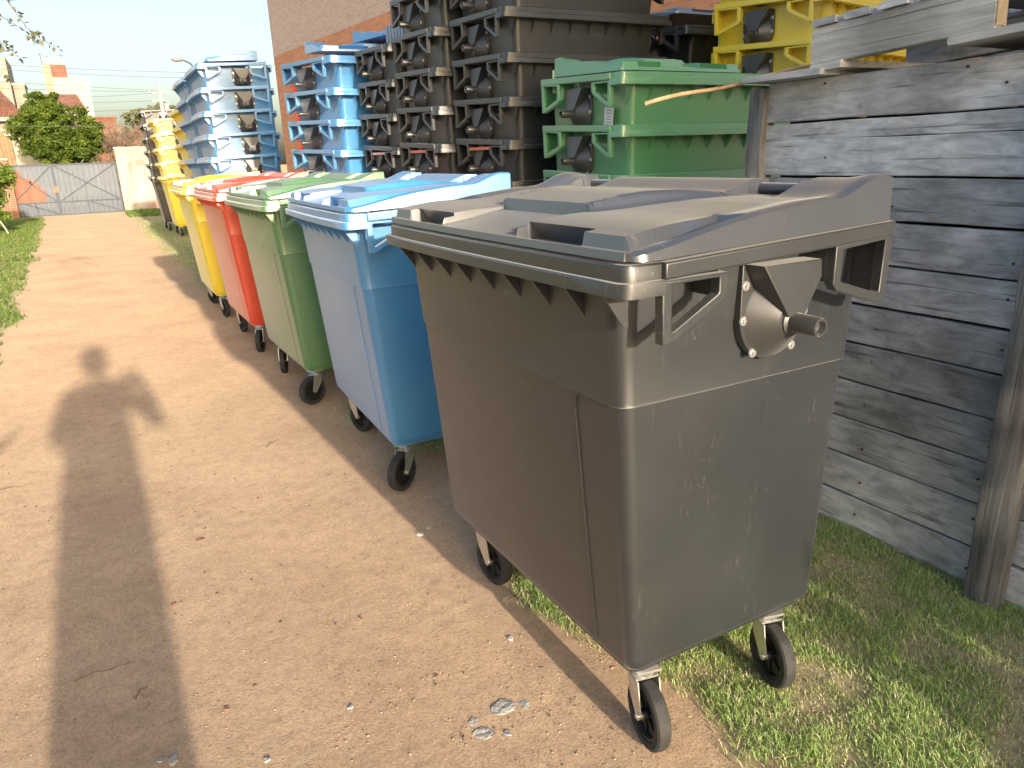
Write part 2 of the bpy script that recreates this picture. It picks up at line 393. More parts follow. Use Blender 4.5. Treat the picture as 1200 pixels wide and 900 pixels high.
def base_mesh():
    b = MB()
    ring = lambda z, i: [(px, py, z) for px, py in rrect(-.245 + i, .40 - i, -.452 + i, .50 - i, .035)]
    n = 28; vs = ring(.245, .016) + ring(.214, .022) + ring(.214, .05) + ring(.245, .05)
    fs = [(i * n + k, i * n + (k + 1) % n, ((i + 1) % 4) * n + (k + 1) % n, ((i + 1) % 4) * n + k) for i in range(4) for k in range(n)]
    b.add(vs, fs)
    for sx in (-.17, .28):
        for sy in (-.39, .43): b.box(sx - .052, sx + .052, sy * .93 - .05, sy * .93 + .05, .2145, .250)
    return b.mesh('base_frame', P['black'], smooth=30)

ME = dict(body=body_mesh(), rowbody=body_mesh(.15), seam=seam_mesh(), rim=rim_mesh(), bar=side_bar_mesh(), hf=handle_front_mesh(), hb=handle_back_mesh(), rib=rib_mesh(),
          plate=plate_mesh(), pin=pin_mesh(), screw=screw_mesh(), lid=lid_mesh(.006), lidlow=lid_mesh(.02), base=base_mesh())
for k in ('bar', 'hf', 'hb', 'plate', 'pin', 'screw'): ME[k + 'm'] = mirror_y(ME[k])
CA = caster_meshes()
for k_ in CA: CA[k_].transform(Matrix.Diagonal((.9, .9, .905, 1)))
RIBS = [-.53 + 1.06 * i / 8 for i in range(9)]
def caster(root, x, y, ang, brake=False):
    f = link('fork', CA['fork'], root, loc=(x, y, 0), rot=(0, 0, ang))
    f.name = 'caster'
    link('tyre', CA['tyre'], f); link('wheel_hub', CA['hub'], f); link('axle_bolt', CA['bolt'], f)
    if brake: link('brake_pedal', CA['brake'], f)
def make_bin(color, loc, rz, lid=True, casters=(0, 0, 0, 0), detail=2, name='wheeled_bin', brake=(0,), plate=None, base=True, ribs=True):
    root = empty(name, loc, rz); c = P['cool_green' if color == 'green' and not lid else color]
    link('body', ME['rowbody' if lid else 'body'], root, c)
    if detail > 1: link('moulding_line', ME['seam'], root, c)
    link('rim', ME['rim'], root, c)
    for s in ('', 'm'):
        link('side_bar', ME['bar' + s], root, c)
        link('lifting_handle', ME['hf' + s], root, c); link('lifting_handle', ME['hb' + s], root, c)
        pl = link('trunnion_plate', ME['plate' + s], root, plate or (c if color == 'black' else M['plate']))
        if lid and not s: pl.location.y = .05
        link('trunnion_pin', ME['pin' + s], pl)
        if detail > 0:
            for dx, z in ((-.092, 1.170), (-.093, 1.095), (-.060, 1.020), (.092, 1.170), (.093, 1.095), (.060, 1.020)):
                link('screw', ME['screw' + s], pl, loc=(.075 + dx, 0, z))
    if ribs:
        for y in RIBS: link('gusset_rib', ME['rib'], root, c, loc=(0, y, 0))
    if base: link('base_frame', ME['base'], root, c)
    if casters:
        for i, ((x, y), a) in enumerate(zip(((-.17, -.405), (-.17, .405 + .1), (.27, -.405), (.27, .405)), casters)):
            yy = y if abs(y) < .45 else .46
            caster(root, x, yy, R(a), i in brake)
    if lid:
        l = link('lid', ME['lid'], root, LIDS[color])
        b_ = ME.get('rod')
        if b_ is None:
            b = MB(); b.cyl((.285, -.50, 1.346), (.285, .50, 1.346), .016, None, 16); b_ = ME['rod'] = b.mesh('hinge_tube', M['rod'], smooth=40)
        link('hinge_tube', b_, l)
    return root

# ------------------------------------------------------------------ row of closed bins
GR = 'closed wheeled bins lined up along the sandy path'
ROW = [('black', (1.18, 1.63), 0, (-12, 8, -14, 6), 'large graphite grey closed bin nearest the camera, a trunnion pin on its end'),
       ('blue', (1.235, 3.37), -2.5, (-55, 20, 10, 170), 'closed blue bin in the row between the grey bin and the green bin'),
       ('green', (1.19, 4.86), 1.0, (-70, -20, 15, 5), 'closed dark green bin in the row between the blue bin and the red bin'),
       ('red', (1.16, 6.46), 0.5, (-25, 5, 12, 9), 'closed red bin in the row between the green and the yellow bin'),
       ('yellow', (1.13, 8.16), 0, (10, 30, 5, -15), 'closed yellow bin farthest along the row of lidded bins, beyond the red one')]
for c, (x, y), a, cs, lab in ROW:
    o = make_bin(c, (x, y, 0), R(a), True, cs, 2, brake=(1,) if c in ('black', 'blue') else (0,))
    tag(o, lab, 'bin', GR)

# ------------------------------------------------------------------ stacks of nested open bins
DZ = .24
ORD = ['lowest', 'second', 'third', 'fourth', 'fifth', 'sixth', 'seventh']
def stack(color, x, y, rz, n, where, group, detail=1, deep=1., z0=-.2, dz=None, jit=.006, plate=None, k0=0, ribs=True):
    out = []
    for k in range(k0, n):
        r_ = R(rz) + random.uniform(-1, 1) * .008
        o = make_bin(color, (x + random.uniform(-1, 1) * jit, y + random.uniform(-1, 1) * jit, z0 + k * (dz or DZ)), r_, False,
                     (8, -10, 20, 5) if k == 0 and z0 > -.1 else None, detail, 'nested_bin', base=(k == 0), plate=plate, ribs=ribs)
        o.scale = (deep, 1, 1)
        pos = 'topmost' if k == n - 1 else 'lowest' if k == 0 else ORD[k] + ' from the bottom'
        tag(o, f'{color} bin, {pos} in the {where}', 'bin', group); out.append(o)
    return out
def loose_lid(color, loc, rot, label, sc_=(1, 1, 1)):
    o = link('loose_lid', ME['lidlow'], None, P[color], loc, rot); o.scale = sc_; tag(o, label, 'lid', 'loose bin lids on the stacks'); return o
def sticker(parent, x, y, z, w_, h_, tilt=0, side=1, name='paper_label'):
    b = MB(); q = Matrix.Translation((x, y, z)) @ Matrix.Rotation(tilt, 4, 'Y'); b.box(-w_ / 2, w_ / 2, 0, .0015 * side, -h_ / 2, h_ / 2, q)
    o = b.build(name, M['paper'], parent)
    b = MB()
    for i in range(6):
        zz = h_ * (.38 - .13 * i); L_ = w_ * random.uniform(.25, .42)
        b.box(-L_, L_ * .8, .0016 * side, .0019 * side, zz - h_ * .018, zz + h_ * .018, q)
    b.build('print', M['print'], o); return o

g_st = stack('green', 2.90, 3.42, 90, 4, 'green stack beside the fence', 'nested green bins', z0=-.165)
sticker(g_st[3], -.19, .531, 1.05, .075, .11, R(-6))
o = link('curved_panel', ME['lidlow'], None, P['cool_green'], (2.74, 3.42, 3 * DZ - .165 + .005), (0, 0, R(90))); o.scale = (.86, .66, 1)
tag(o, 'curved green lid lying inside the top bin of the green stack', 'lid')
b = ring_frame([(0, 0), (.15, 0), (.15, .12), (0, .12)], [(.022, .022), (.128, .022), (.128, .098), (.022, .098)], 0, .02)
o = b.build('handle_frame', P['cool_green'], None, bevel=.002); o.location = (2.33, 3.70, 1.765); o.rotation_euler = (0, 0, R(-30))
tag(o, 'small green handle frame sticking up behind the rim of the top green bin', 'frame')
r_st = stack('black', 2.82, 4.40, 90, 7, 'black stack behind the green bins', 'nested black bins')
m_st = stack('black', 2.70, 5.15, 90, 7, 'middle one of three black stacks', 'nested black bins')
l_st = stack('black', 2.66, 5.90, 90, 6, 'black stack beside the blue bins', 'nested black bins')
sticker(m_st[3], -.06 + .19, .529, 1.02, .05, .085, R(4)); sticker(r_st[3], .125, .529, 1.005, .05, .08, R(-8))
for st in (r_st, m_st, l_st):      # red strip under the rim of the second row
    b = MB(); b.box(-.145, .145, .592, .606, 1.204, 1.222); o = b.build('red_strip', P['red'], st[2])
b_st = stack('blue', 2.35, 6.84, 99, 6, 'blue stack with orange tags', 'nested blue bins', deep=1.38)
for k in (3, 4, 5):
    b = MB(); b.box(.225, .285, .545, .56, .985, 1.115); b.build('orange_tag', M['orange_tag'], b_st[k])
stack('blue', 2.64, 7.95, 96, 6, 'blue stack behind the tagged one', 'nested blue bins', 0, ribs=False)
f_st = stack('blue', 1.60, 9.62, 0, 7, 'tall blue stack standing apart', 'nested blue bins')
stack('blue', 1.60, 10.98, 0, 7, 'stack behind the tall blue one', 'nested blue bins', 0)
def loose(color, loc, rot, label, sc_=(1, 1, 1)):
    o = link('curved_panel', ME['lidlow'], None, P[color], loc, rot); o.scale = sc_; tag(o, label, 'lid'); return o
loose('blue', (1.63, 9.66, 6 * DZ - .2 + .03), (0, 0, R(1)), 'blue lid resting on top of the tall blue stack', (.8, .82, 1))
loose('blue', (2.45, 6.75, 5 * DZ - .2 + .06), (R(0), R(-3), R(84)), 'light blue lid lying on top of the tagged blue stack')
loose('blue', (2.7, 6.6, 5 * DZ - .2 + .13), (R(3), R(2), R(100)), 'second blue lid piled askew on the tagged blue stack', (.8, .8, 1))
cr = empty('slatted_crate', (2.66, 6.02, 1.25 + 5 * DZ - .2 + .02)); tag(cr, 'dark blue grey slatted crate standing on the leftmost black stack', 'crate')
me = MB().box(-.025, .025, -.006, .006, 0, .2).mesh('slat', P['navy'])
for i in range(10): link('slat', me, cr, loc=(-.30 + i * .066, -.2, 0))
for i in range(6): link('slat', me, cr, loc=(-.34, -.17 + i * .066, 0), rot=(0, 0, R(90)))
MB().box(-.34, .34, -.19, .2, .0, .02).build('floor_panel', P['navy'], cr)
MB().box(-.335, .335, -.194, -.184, .17, .19).box(-.335, -.325, -.184, .19, .17, .19).build('top_rail', P['navy'], cr)
k_st = stack('black', 4.34, 4.62, 90, 6, 'black stack near the yellow bins', 'nested black bins', 0)
loose('navy', (4.3, 4.6, 5 * DZ - .2 + .05), (0, R(4), R(92)), 'dull dark blue lid lying on the black stack near the yellow bins')
y_st = stack('yellow', 4.20, 3.54, 101.6, 7, 'yellow stack behind the fence', 'nested yellow bins')
stack('yellow', 1.68, 12.75, 0, 6, 'dull yellow stack beyond the blue stacks', 'nested yellow bins', 0)
stack('yellow', 1.73, 18.05, 0, 5, 'bright yellow stack at the far path edge', 'nested yellow bins', 0, z0=0, dz=.284)
stack('black', 1.65, 19.85, 0, 6, 'black stack farthest down the path', 'nested black bins', 0, z0=0, dz=.284)

# ------------------------------------------------------------------ ground
def path_noise(x, y): return noise.noise(Vector((x * .9, y * .9, 3.1))) * .22 + noise.noise(Vector((x * 4, y * 4, 1.1))) * .10
def grassy(x, y):       # >0 where lawn grows
    right = x - (1.16 + (.10 if y > 2.2 else 0) + path_noise(x, y)) if y < 10 else x - (1.0 + path_noise(x, y))
    left = -(.68 + .028 * max(y, 0)) + path_noise(x + 9, y) * .8 - x
    return max(right, left)
def gz(x, y):
    r2 = x * x + y * y
    f = max(0, 1 - r2 / 900)
    return f * (.003 * noise.noise(Vector((x * 1.3, y * 1.3, 0))) + .0014 * noise.noise(Vector((x * 7, y * 7, 5))) + .0016 * noise.noise(Vector((x * 26, y * 26, 9)))) - .002
xs = [-600, -200, -80, -40, -20, -10, -6] + list(np.arange(-4, -1.2, .1)) + list(np.arange(-1.2, 2.6, .018)) + list(np.arange(2.6, 5, .15)) + [7, 12, 25, 60, 200, 600]
ys = [-600, -100, -30, -10, -4, -1] + list(np.arange(0, .8, .1)) + list(np.arange(.8, 4.6, .018)) + list(np.arange(4.6, 9, .06)) + list(np.arange(9, 32, .5)) + [36, 45, 60, 90, 150, 300, 700]
vs = [(x, y, gz(x, y)) for y in ys for x in xs]; n = len(xs)
fs = [(j * n + i, j * n + i + 1, (j + 1) * n + i + 1, (j + 1) * n + i) for j in range(len(ys) - 1) for i in range(n - 1)]
me = bpy.data.meshes.new('ground'); me.from_pydata(vs, [], fs); me.polygons.foreach_set('use_smooth', [True] * len(fs))
at = me.attributes.new('lawn', 'FLOAT', 'POINT')
at.data.foreach_set('value', [min(1, max(0, .5 + grassy(x, y) * 4)) for y in ys for x in xs])
gm = bpy.data.materials.new('sandy_gravel'); gm.use_nodes = True; n_ = gm.node_tree.nodes; l_ = gm.node_tree.links; p_ = n_['Principled BSDF']
p_.inputs['Diffuse Roughness'].default_value = .4; p_.inputs['Roughness'].default_value = .95; p_.inputs['Specular IOR Level'].default_value = .15
tc = n_.new('ShaderNodeTexCoord')
def NZ(s, d_=6, rough=.55):
    q = n_.new('ShaderNodeTexNoise'); q.inputs['Scale'].default_value = s; q.inputs['Detail'].default_value = d_; q.inputs['Roughness'].default_value = rough; l_.new(tc.outputs['Object'], q.inputs[0]); return q.outputs[0]
def RAMP(src, els):
    r = n_.new('ShaderNodeValToRGB'); e = r.color_ramp.elements
    while len(e) < len(els): e.new(.5)
    for q, (p, c) in zip(e, els): q.position = p; q.color = (*c, 1)
    l_.new(src, r.inputs[0]); return r.outputs[0]
def MIX(f, a, b_, mode='MIX'):
    q = n_.new('ShaderNodeMix'); q.data_type = 'RGBA'; q.blend_type = mode
    if isinstance(f, float): q.inputs[0].default_value = f
    else: l_.new(f, q.inputs[0])
    l_.new(a, q.inputs[6]); l_.new(b_, q.inputs[7]); return q.outputs[2]
base = RAMP(NZ(1.6, 8), [(.28, (.40, .285, .193)), (.5, (.465, .338, .230)), (.75, (.51, .377, .26))])
grain = RAMP(NZ(190, 3, .7), [(.30, (.62, .58, .55)), (.45, (1, 1, 1)), (.72, (1.15, 1.13, 1.1))])
col1 = MIX(1.0, base, grain, 'MULTIPLY')
vor = n_.new('ShaderNodeTexVoronoi'); vor.inputs['Scale'].default_value = 120; l_.new(tc.outputs['Object'], vor.inputs[0])
peb = RAMP(vor.outputs['Color'], [(.0, (.72, .68, .66)), (.5, (.98, .98, .98)), (1, (1.12, 1.1, 1.08))])
col2 = MIX(.6, col1, peb, 'MULTIPLY')
spots = n_.new('ShaderNodeMapRange'); spots.inputs[1].default_value = .60; spots.inputs[2].default_value = .72; spots.inputs[4].default_value = .42; l_.new(NZ(3.3, 9, .7), spots.inputs[0])
dk = n_.new('ShaderNodeRGB'); dk.outputs[0].default_value = (.20, .145, .10, 1)
mott = RAMP(NZ(14, 8, .75), [(.3, (.80, .78, .78)), (.5, (1, 1, 1)), (.7, (1.10, 1.09, 1.06))]); col2 = MIX(.9, col2, mott, 'MULTIPLY')
col3 = MIX(spots.outputs[0], col2, dk.outputs[0])
soil = RAMP(NZ(30, 6, .7), [(.3, (.22, .19, .11)), (.5, (.34, .29, .17)), (.7, (.45, .37, .24))])
an = n_.new('ShaderNodeAttribute'); an.attribute_name = 'lawn'
mr = n_.new('ShaderNodeMapRange'); mr.inputs[1].default_value = .35; mr.inputs[2].default_value = .75; l_.new(an.outputs['Fac'], mr.inputs[0])
l_.new(MIX(mr.outputs[0], col3, soil), p_.inputs['Base Color'])
b1 = n_.new('ShaderNodeBump'); b1.inputs['Strength'].default_value = .6; b1.inputs['Distance'].default_value = .005; l_.new(NZ(150, 5, .7), b1.inputs['Height'])
b2 = n_.new('ShaderNodeBump'); b2.inputs['Strength'].default_value = .22; b2.inputs['Distance'].default_value = .008; l_.new(NZ(22, 6, .6), b2.inputs['Height']); l_.new(b1.outputs[0], b2.inputs['Normal'])
l_.new(b2.outputs[0], p_.inputs['Normal'])
me.materials.append(gm); structure(link('ground', me))

# ------------------------------------------------------------------ grass, gravel, stones
def quick_mesh(name, V, F, m_, attr=None):
    me = bpy.data.meshes.new(name); nv, nf, k = len(V), len(F), F.shape[1]
    me.vertices.add(nv); me.vertices.foreach_set('co', V.astype(np.float32).ravel())
    me.loops.add(nf * k); me.loops.foreach_set('vertex_index', F.astype(np.int32).ravel())
    me.polygons.add(nf); me.polygons.foreach_set('loop_start', np.arange(0, nf * k, k, dtype=np.int32))
    if attr is not None:
        a = me.attributes.new('tint', 'FLOAT', 'POINT'); a.data.foreach_set('value', attr.astype(np.float32))
    me.update(calc_edges=True); me.materials.append(m_); return me
def tint_mat(name, stops, rough=.6, trans=0., scale=None):
    mt = bpy.data.materials.new(name); mt.use_nodes = True; n = mt.node_tree.nodes; l = mt.node_tree.links; p = n['Principled BSDF']
    a = n.new('ShaderNodeAttribute'); a.attribute_name = 'tint'; r = n.new('ShaderNodeValToRGB'); e = r.color_ramp.elements
    while len(e) < len(stops): e.new(.5)
    for q, (pp, c) in zip(e, stops): q.position = pp; q.color = (*c, 1)
    l.new(a.outputs['Fac'], r.inputs[0]); l.new(r.outputs[0], p.inputs['Base Color']); p.inputs['Roughness'].default_value = rough; p.inputs['Specular IOR Level'].default_value = .3
    if trans:
        t = n.new('ShaderNodeBsdfTranslucent'); l.new(r.outputs[0], t.inputs[0]); mx = n.new('ShaderNodeMixShader'); mx.inputs[0].default_value = trans
        l.new(p.outputs[0], mx.inputs[1]); l.new(t.outputs[0], mx.inputs[2]); l.new(mx.outputs[0], n['Material Output'].inputs[0])
    return mt
GRASS = tint_mat('grass_blades', [(0, (.74, .68, .50)), (.24, (.64, .60, .38)), (.35, (.44, .54, .20)), (.7, (.30, .46, .13)), (1, (.46, .62, .20))], .55, .35)
VERGE = tint_mat('verge_grass', [(0, (.42, .38, .17)), (.24, (.30, .32, .11)), (.35, (.18, .27, .06)), (.7, (.12, .23, .035)), (1, (.22, .36, .07))], .55, .35)
def blades(name, x0, x1, y0, y1, count, h, wd, label, thr=0., patch=True, slack=.12, mt=None):
    x = rng.uniform(x0, x1, count); y = rng.uniform(y0, y1, count)
    keep = []; hh = []; tt = []
    for i in range(count):
        g = grassy(x[i], y[i]) - thr
        p = noise.noise(Vector((x[i] * 3.2, y[i] * 3.2, 8))); q = noise.noise(Vector((x[i] * 9, y[i] * 9, 2)))
        dens = min(1, max(0, .5 + g / slack)) * min(1, max(.22, .85 + .9 * q + .6 * p))
        keep.append(random.random() < dens); hh.append(.65 + .5 * p + .5 * q); tt.append(.55 + .45 * p + .3 * q)
    keep = np.array(keep); x = x[keep]; y = y[keep]; hh = np.array(hh)[keep]; tt = np.array(tt)[keep]; c = len(x)
    z = np.array([gz(a, b_) for a, b_ in zip(x, y)]); H = h * np.clip(hh, .3, 1.5) * rng.uniform(.5, 1.4, c); a = rng.uniform(0, 2 * np.pi, c); ln = rng.uniform(.2, 1.5, c) ** 1.2 * H
    W = wd * rng.uniform(.6, 1.3, c); fa = a + rng.normal(0, .5, c) + np.pi / 2
    dx, dy = np.cos(a), np.sin(a); wx, wy = np.cos(fa) * W / 2, np.sin(fa) * W / 2
    V = np.empty((c, 5, 3)); 
    V[:, 0] = np.stack([x - wx, y - wy, z - .004], 1); V[:, 1] = np.stack([x + wx, y + wy, z - .004], 1)
    V[:, 2] = np.stack([x + dx * ln * .35 + wx * .8, y + dy * ln * .35 + wy * .8, z + H * .62], 1); V[:, 3] = np.stack([x + dx * ln * .35 - wx * .8, y + dy * ln * .35 - wy * .8, z + H * .62], 1)
    V[:, 4] = np.stack([x + dx * ln, y + dy * ln, z + H * .92], 1)
    o = np.arange(c)[:, None] * 5
    F = np.concatenate([o + np.array([[0, 1, 2]]), o + np.array([[0, 2, 3]]), o + np.array([[3, 2, 4]])])
    dry = rng.random(c) < .20; t = np.where(dry, rng.uniform(0, .25, c), np.clip(tt + rng.normal(0, .12, c), .25, 1))
    ob = link(name, quick_mesh(name, V.reshape(-1, 3), F, mt or GRASS, np.repeat(t, 5))); tag(ob, label, 'grass', kind='stuff')
blades('grass', .95, 2.75, .55, 3.4, 230000, .023, .0026, 'short green lawn with dry straw patches growing between the bins and the fence')
blades('grass', .8, 2.6, 3.4, 24, 26000, .045, .008, 'thin grass growing under and behind the row of bins', slack=.4)
blades('grass', -4.5, -.65, 4, 29, 110000, .06, .013, 'green grass verge growing along the left side of the path', mt=VERGE)
blades('grass', .9, 3.5, 26, 29.6, 6000, .12, .03, 'strip of grass at the foot of the pale wall', thr=-2, slack=1, mt=VERGE)

STONE = tint_mat('pebbles', [(0, (.18, .13, .10)), (.3, (.34, .25, .17)), (.9, (.47, .35, .24)), (1, (.54, .46, .36))], .9)
base_pts = np.array([(1, 0, 0), (-1, 0, 0), (0, 1, 0), (0, -1, 0), (0, 0, 1), (0, 0, -1)], float)
oct_f = np.array([(0, 2, 4), (2, 1, 4), (1, 3, 4), (3, 0, 4), (2, 0, 5), (1, 2, 5), (3, 1, 5), (0, 3, 5)])
def pebbles(count, x0, x1, y0, y1, s0, s1):
    x = rng.uniform(x0, x1, count); y = y0 + (y1 - y0) * rng.random(count) ** 1.5
    s = s0 + (s1 - s0) * rng.random(count) ** 4
    z = np.array([gz(a, b_) for a, b_ in zip(x, y)])
    P_ = base_pts[None] * rng.uniform(.6, 1.3, (count, 6, 1)) * s[:, None, None]; P_[:, :, 2] *= .6
    a = rng.uniform(0, 6.28, count); ca, sa = np.cos(a)[:, None], np.sin(a)[:, None]
    X = P_[:, :, 0] * ca - P_[:, :, 1] * sa + x[:, None]; Y = P_[:, :, 0] * sa + P_[:, :, 1] * ca + y[:, None]; Z = P_[:, :, 2] + z[:, None] + s[:, None] * .15
    V = np.stack([X, Y, Z], 2).reshape(-1, 3); F = (np.arange(count)[:, None, None] * 6 + oct_f[None]).reshape(-1, 3)
    return quick_mesh('gravel', V, F, STONE, np.repeat(rng.random(count), 6))
tag(link('gravel', pebbles(34000, -1.5, 1.5, .8, 7, .0008, .0045)), 'fine loose gravel scattered over the sandy path', 'gravel', kind='stuff')

LITTER = tint_mat('leaf_litter', [(0, (.07, .05, .035)), (.6, (.17, .12, .075)), (1, (.32, .24, .15))], .9)
c_ = 1500; x_ = rng.uniform(-1.2, 1.25, c_); y_ = .9 + 6 * rng.random(c_) ** 1.4; s_ = .002 + .008 * rng.random(c_) ** 3; a_ = rng.uniform(0, 6.28, c_)
kp = np.array([noise.noise(Vector((q * 2, r * 2, 3))) > -.08 for q, r in zip(x_, y_)]); x_, y_, s_, a_ = x_[kp], y_[kp], s_[kp], a_[kp]; c_ = len(x_)
z_ = np.array([gz(q, r) for q, r in zip(x_, y_)]) + .0015
V = np.stack([np.stack([x_ + np.cos(a_ + t) * s_ * k, y_ + np.sin(a_ + t) * s_ * k, z_ + h * s_], 1) for t, k, h in ((0, 1, .05), (1.3, .45, .5), (3.14, 1, .1), (4.6, .4, .3))], 1).reshape(-1, 3)
tag(link('leaf_litter', quick_mesh('leaf_litter', V, np.arange(c_)[:, None] * 4 + np.array([[0, 1, 2, 3]]), LITTER, np.repeat(rng.random(c_), 4))), 'tiny crumbs of dry leaf litter scattered on the path', 'litter', kind='stuff')
GREYSTONE = mat('grey_stone', (.40, .38, .35), .9, .15, 30, .5, 60); REDSTONE = mat('brick_fragment', (.34, .17, .11), .9, .2, 40, .4, 80); PALESTONE = mat('pale_stone', (.6, .57, .52), .85, .12, 40, .4, 80)
def stone(x, y, s, flat, m_, label, rz=0, name='stone', group=None):
    b = bmesh.new(); bmesh.ops.create_icosphere(b, subdivisions=2, radius=1)
    off = Vector((x * 31, y * 17, s * 90))
    for v in b.verts:
        k = 1 + .35 * noise.noise(v.co * 1.3 + off) + .12 * noise.noise(v.co * 4 + off)
        v.co = Vector((v.co.x * s * k, v.co.y * s * .75 * k, max(-.3, min(.55, v.co.z)) * s * flat * k))
    me = bpy.data.meshes.new(name); b.to_mesh(me); b.free(); me.materials.append(m_)
    o = link(name, me, loc=(x, y, gz(x, y) + s * flat * .15), rot=(0, 0, rz)); tag(o, label, 'stone', group); return o
for i, (x, y, s, fl, m_, lab) in enumerate([
    (.74, 1.49, .036, .10, GREYSTONE, 'largest flat grey stone lying on the path left of the nearest wheel'), (.80, 1.47, .020, .10, GREYSTONE, 'narrow grey stone touching the largest flat stone on the path'),
    (.655, 1.435, .030, .10, GREYSTONE, 'flat grey stone, lower of the pair near the bottom of the picture'), (.65, 1.485, .016, .12, GREYSTONE, 'small grey stone just above the lower flat grey stone'),
    (.71, 1.40, .012, .4, GREYSTONE, 'dull grey chip right of the lower flat grey stone'),
    (.38, 1.71, .009, .6, PALESTONE, 'tiny white pebble alone on the sunny path at the bottom centre'), (.905, 1.74, .011, .7, PALESTONE, 'white pebble on the path below the front of the grey bin'),
    (.92, 2.52, .016, .5, PALESTONE, 'pale scrap of stone beside the far front wheel of the grey bin'), (.97, 2.55, .012, .5, PALESTONE, 'smaller pale chip near the blue brake pedal'),
    (.08, 1.89, .010, .5, REDSTONE, 'orange brick fragment near the foot of the long shadow'), (.165, 1.945, .007, .5, REDSTONE, 'small brown chip above the orange brick fragment'),
    (.0, 2.53, .012, .4, REDSTONE, 'reddish brick fragment at the right edge of the long shadow'), (.14, 2.97, .018, .25, REDSTONE, 'flat reddish chip on the sunlit path beside the long shadow'),
    (-.07, 1.76, .016, .6, GREYSTONE, 'dark grey lump inside the long shadow at the bottom edge'), (-.10, 1.78, .009, .7, GREYSTONE, 'small grey lump left of the dark lump in the shadow'), (.14, 1.64, .010, .6, GREYSTONE, 'grey pebble at the bottom edge right of the long shadow'),
    (2.08, 1.02, .012, .4, REDSTONE, 'orange chip lying in the grass near the fence post')]):
    stone(x, y, s, fl, m_, lab, i * 1.3)
TWIG = mat('dry_twig', (.16, .10, .06), .9, .3)
for (x, y, L, a, lab) in [(-.22, 2.25, .16, .1, 'thin dark twig lying across the lower part of the long shadow'), (-.12, 2.1, .09, 1.0, 'short bent twig below the longer twig in the shadow'),
                      (-.60, 4.02, .20, 0.05, 'reddish twig on the path at the left edge of the picture'), (.62, 3.9, .12, .8, 'curved dry twig on the path in front of the blue bin'), (1.25, .98, .14, .3, 'dry stalk at the edge of the grass below the nearest wheel'),
                      (1.02, 1.93, .10, .4, 'small dead twig under the front of the grey bin')]:
    pts = [(x + math.cos(a) * L * (t - .5) + .01 * noise.noise(Vector((t * 5, x, y))), y + math.sin(a) * L * (t - .5) + .02 * noise.noise(Vector((t * 4, y, x))), gz(x, y) + .004 + .004 * math.sin(t * 6)) for t in np.linspace(0, 1, 9)]
    b = MB(); b.tube(pts, list(np.linspace(.0016, .0008, 9)), 5); tag(b.build('twig', TWIG, None, smooth=60), lab, 'twig')

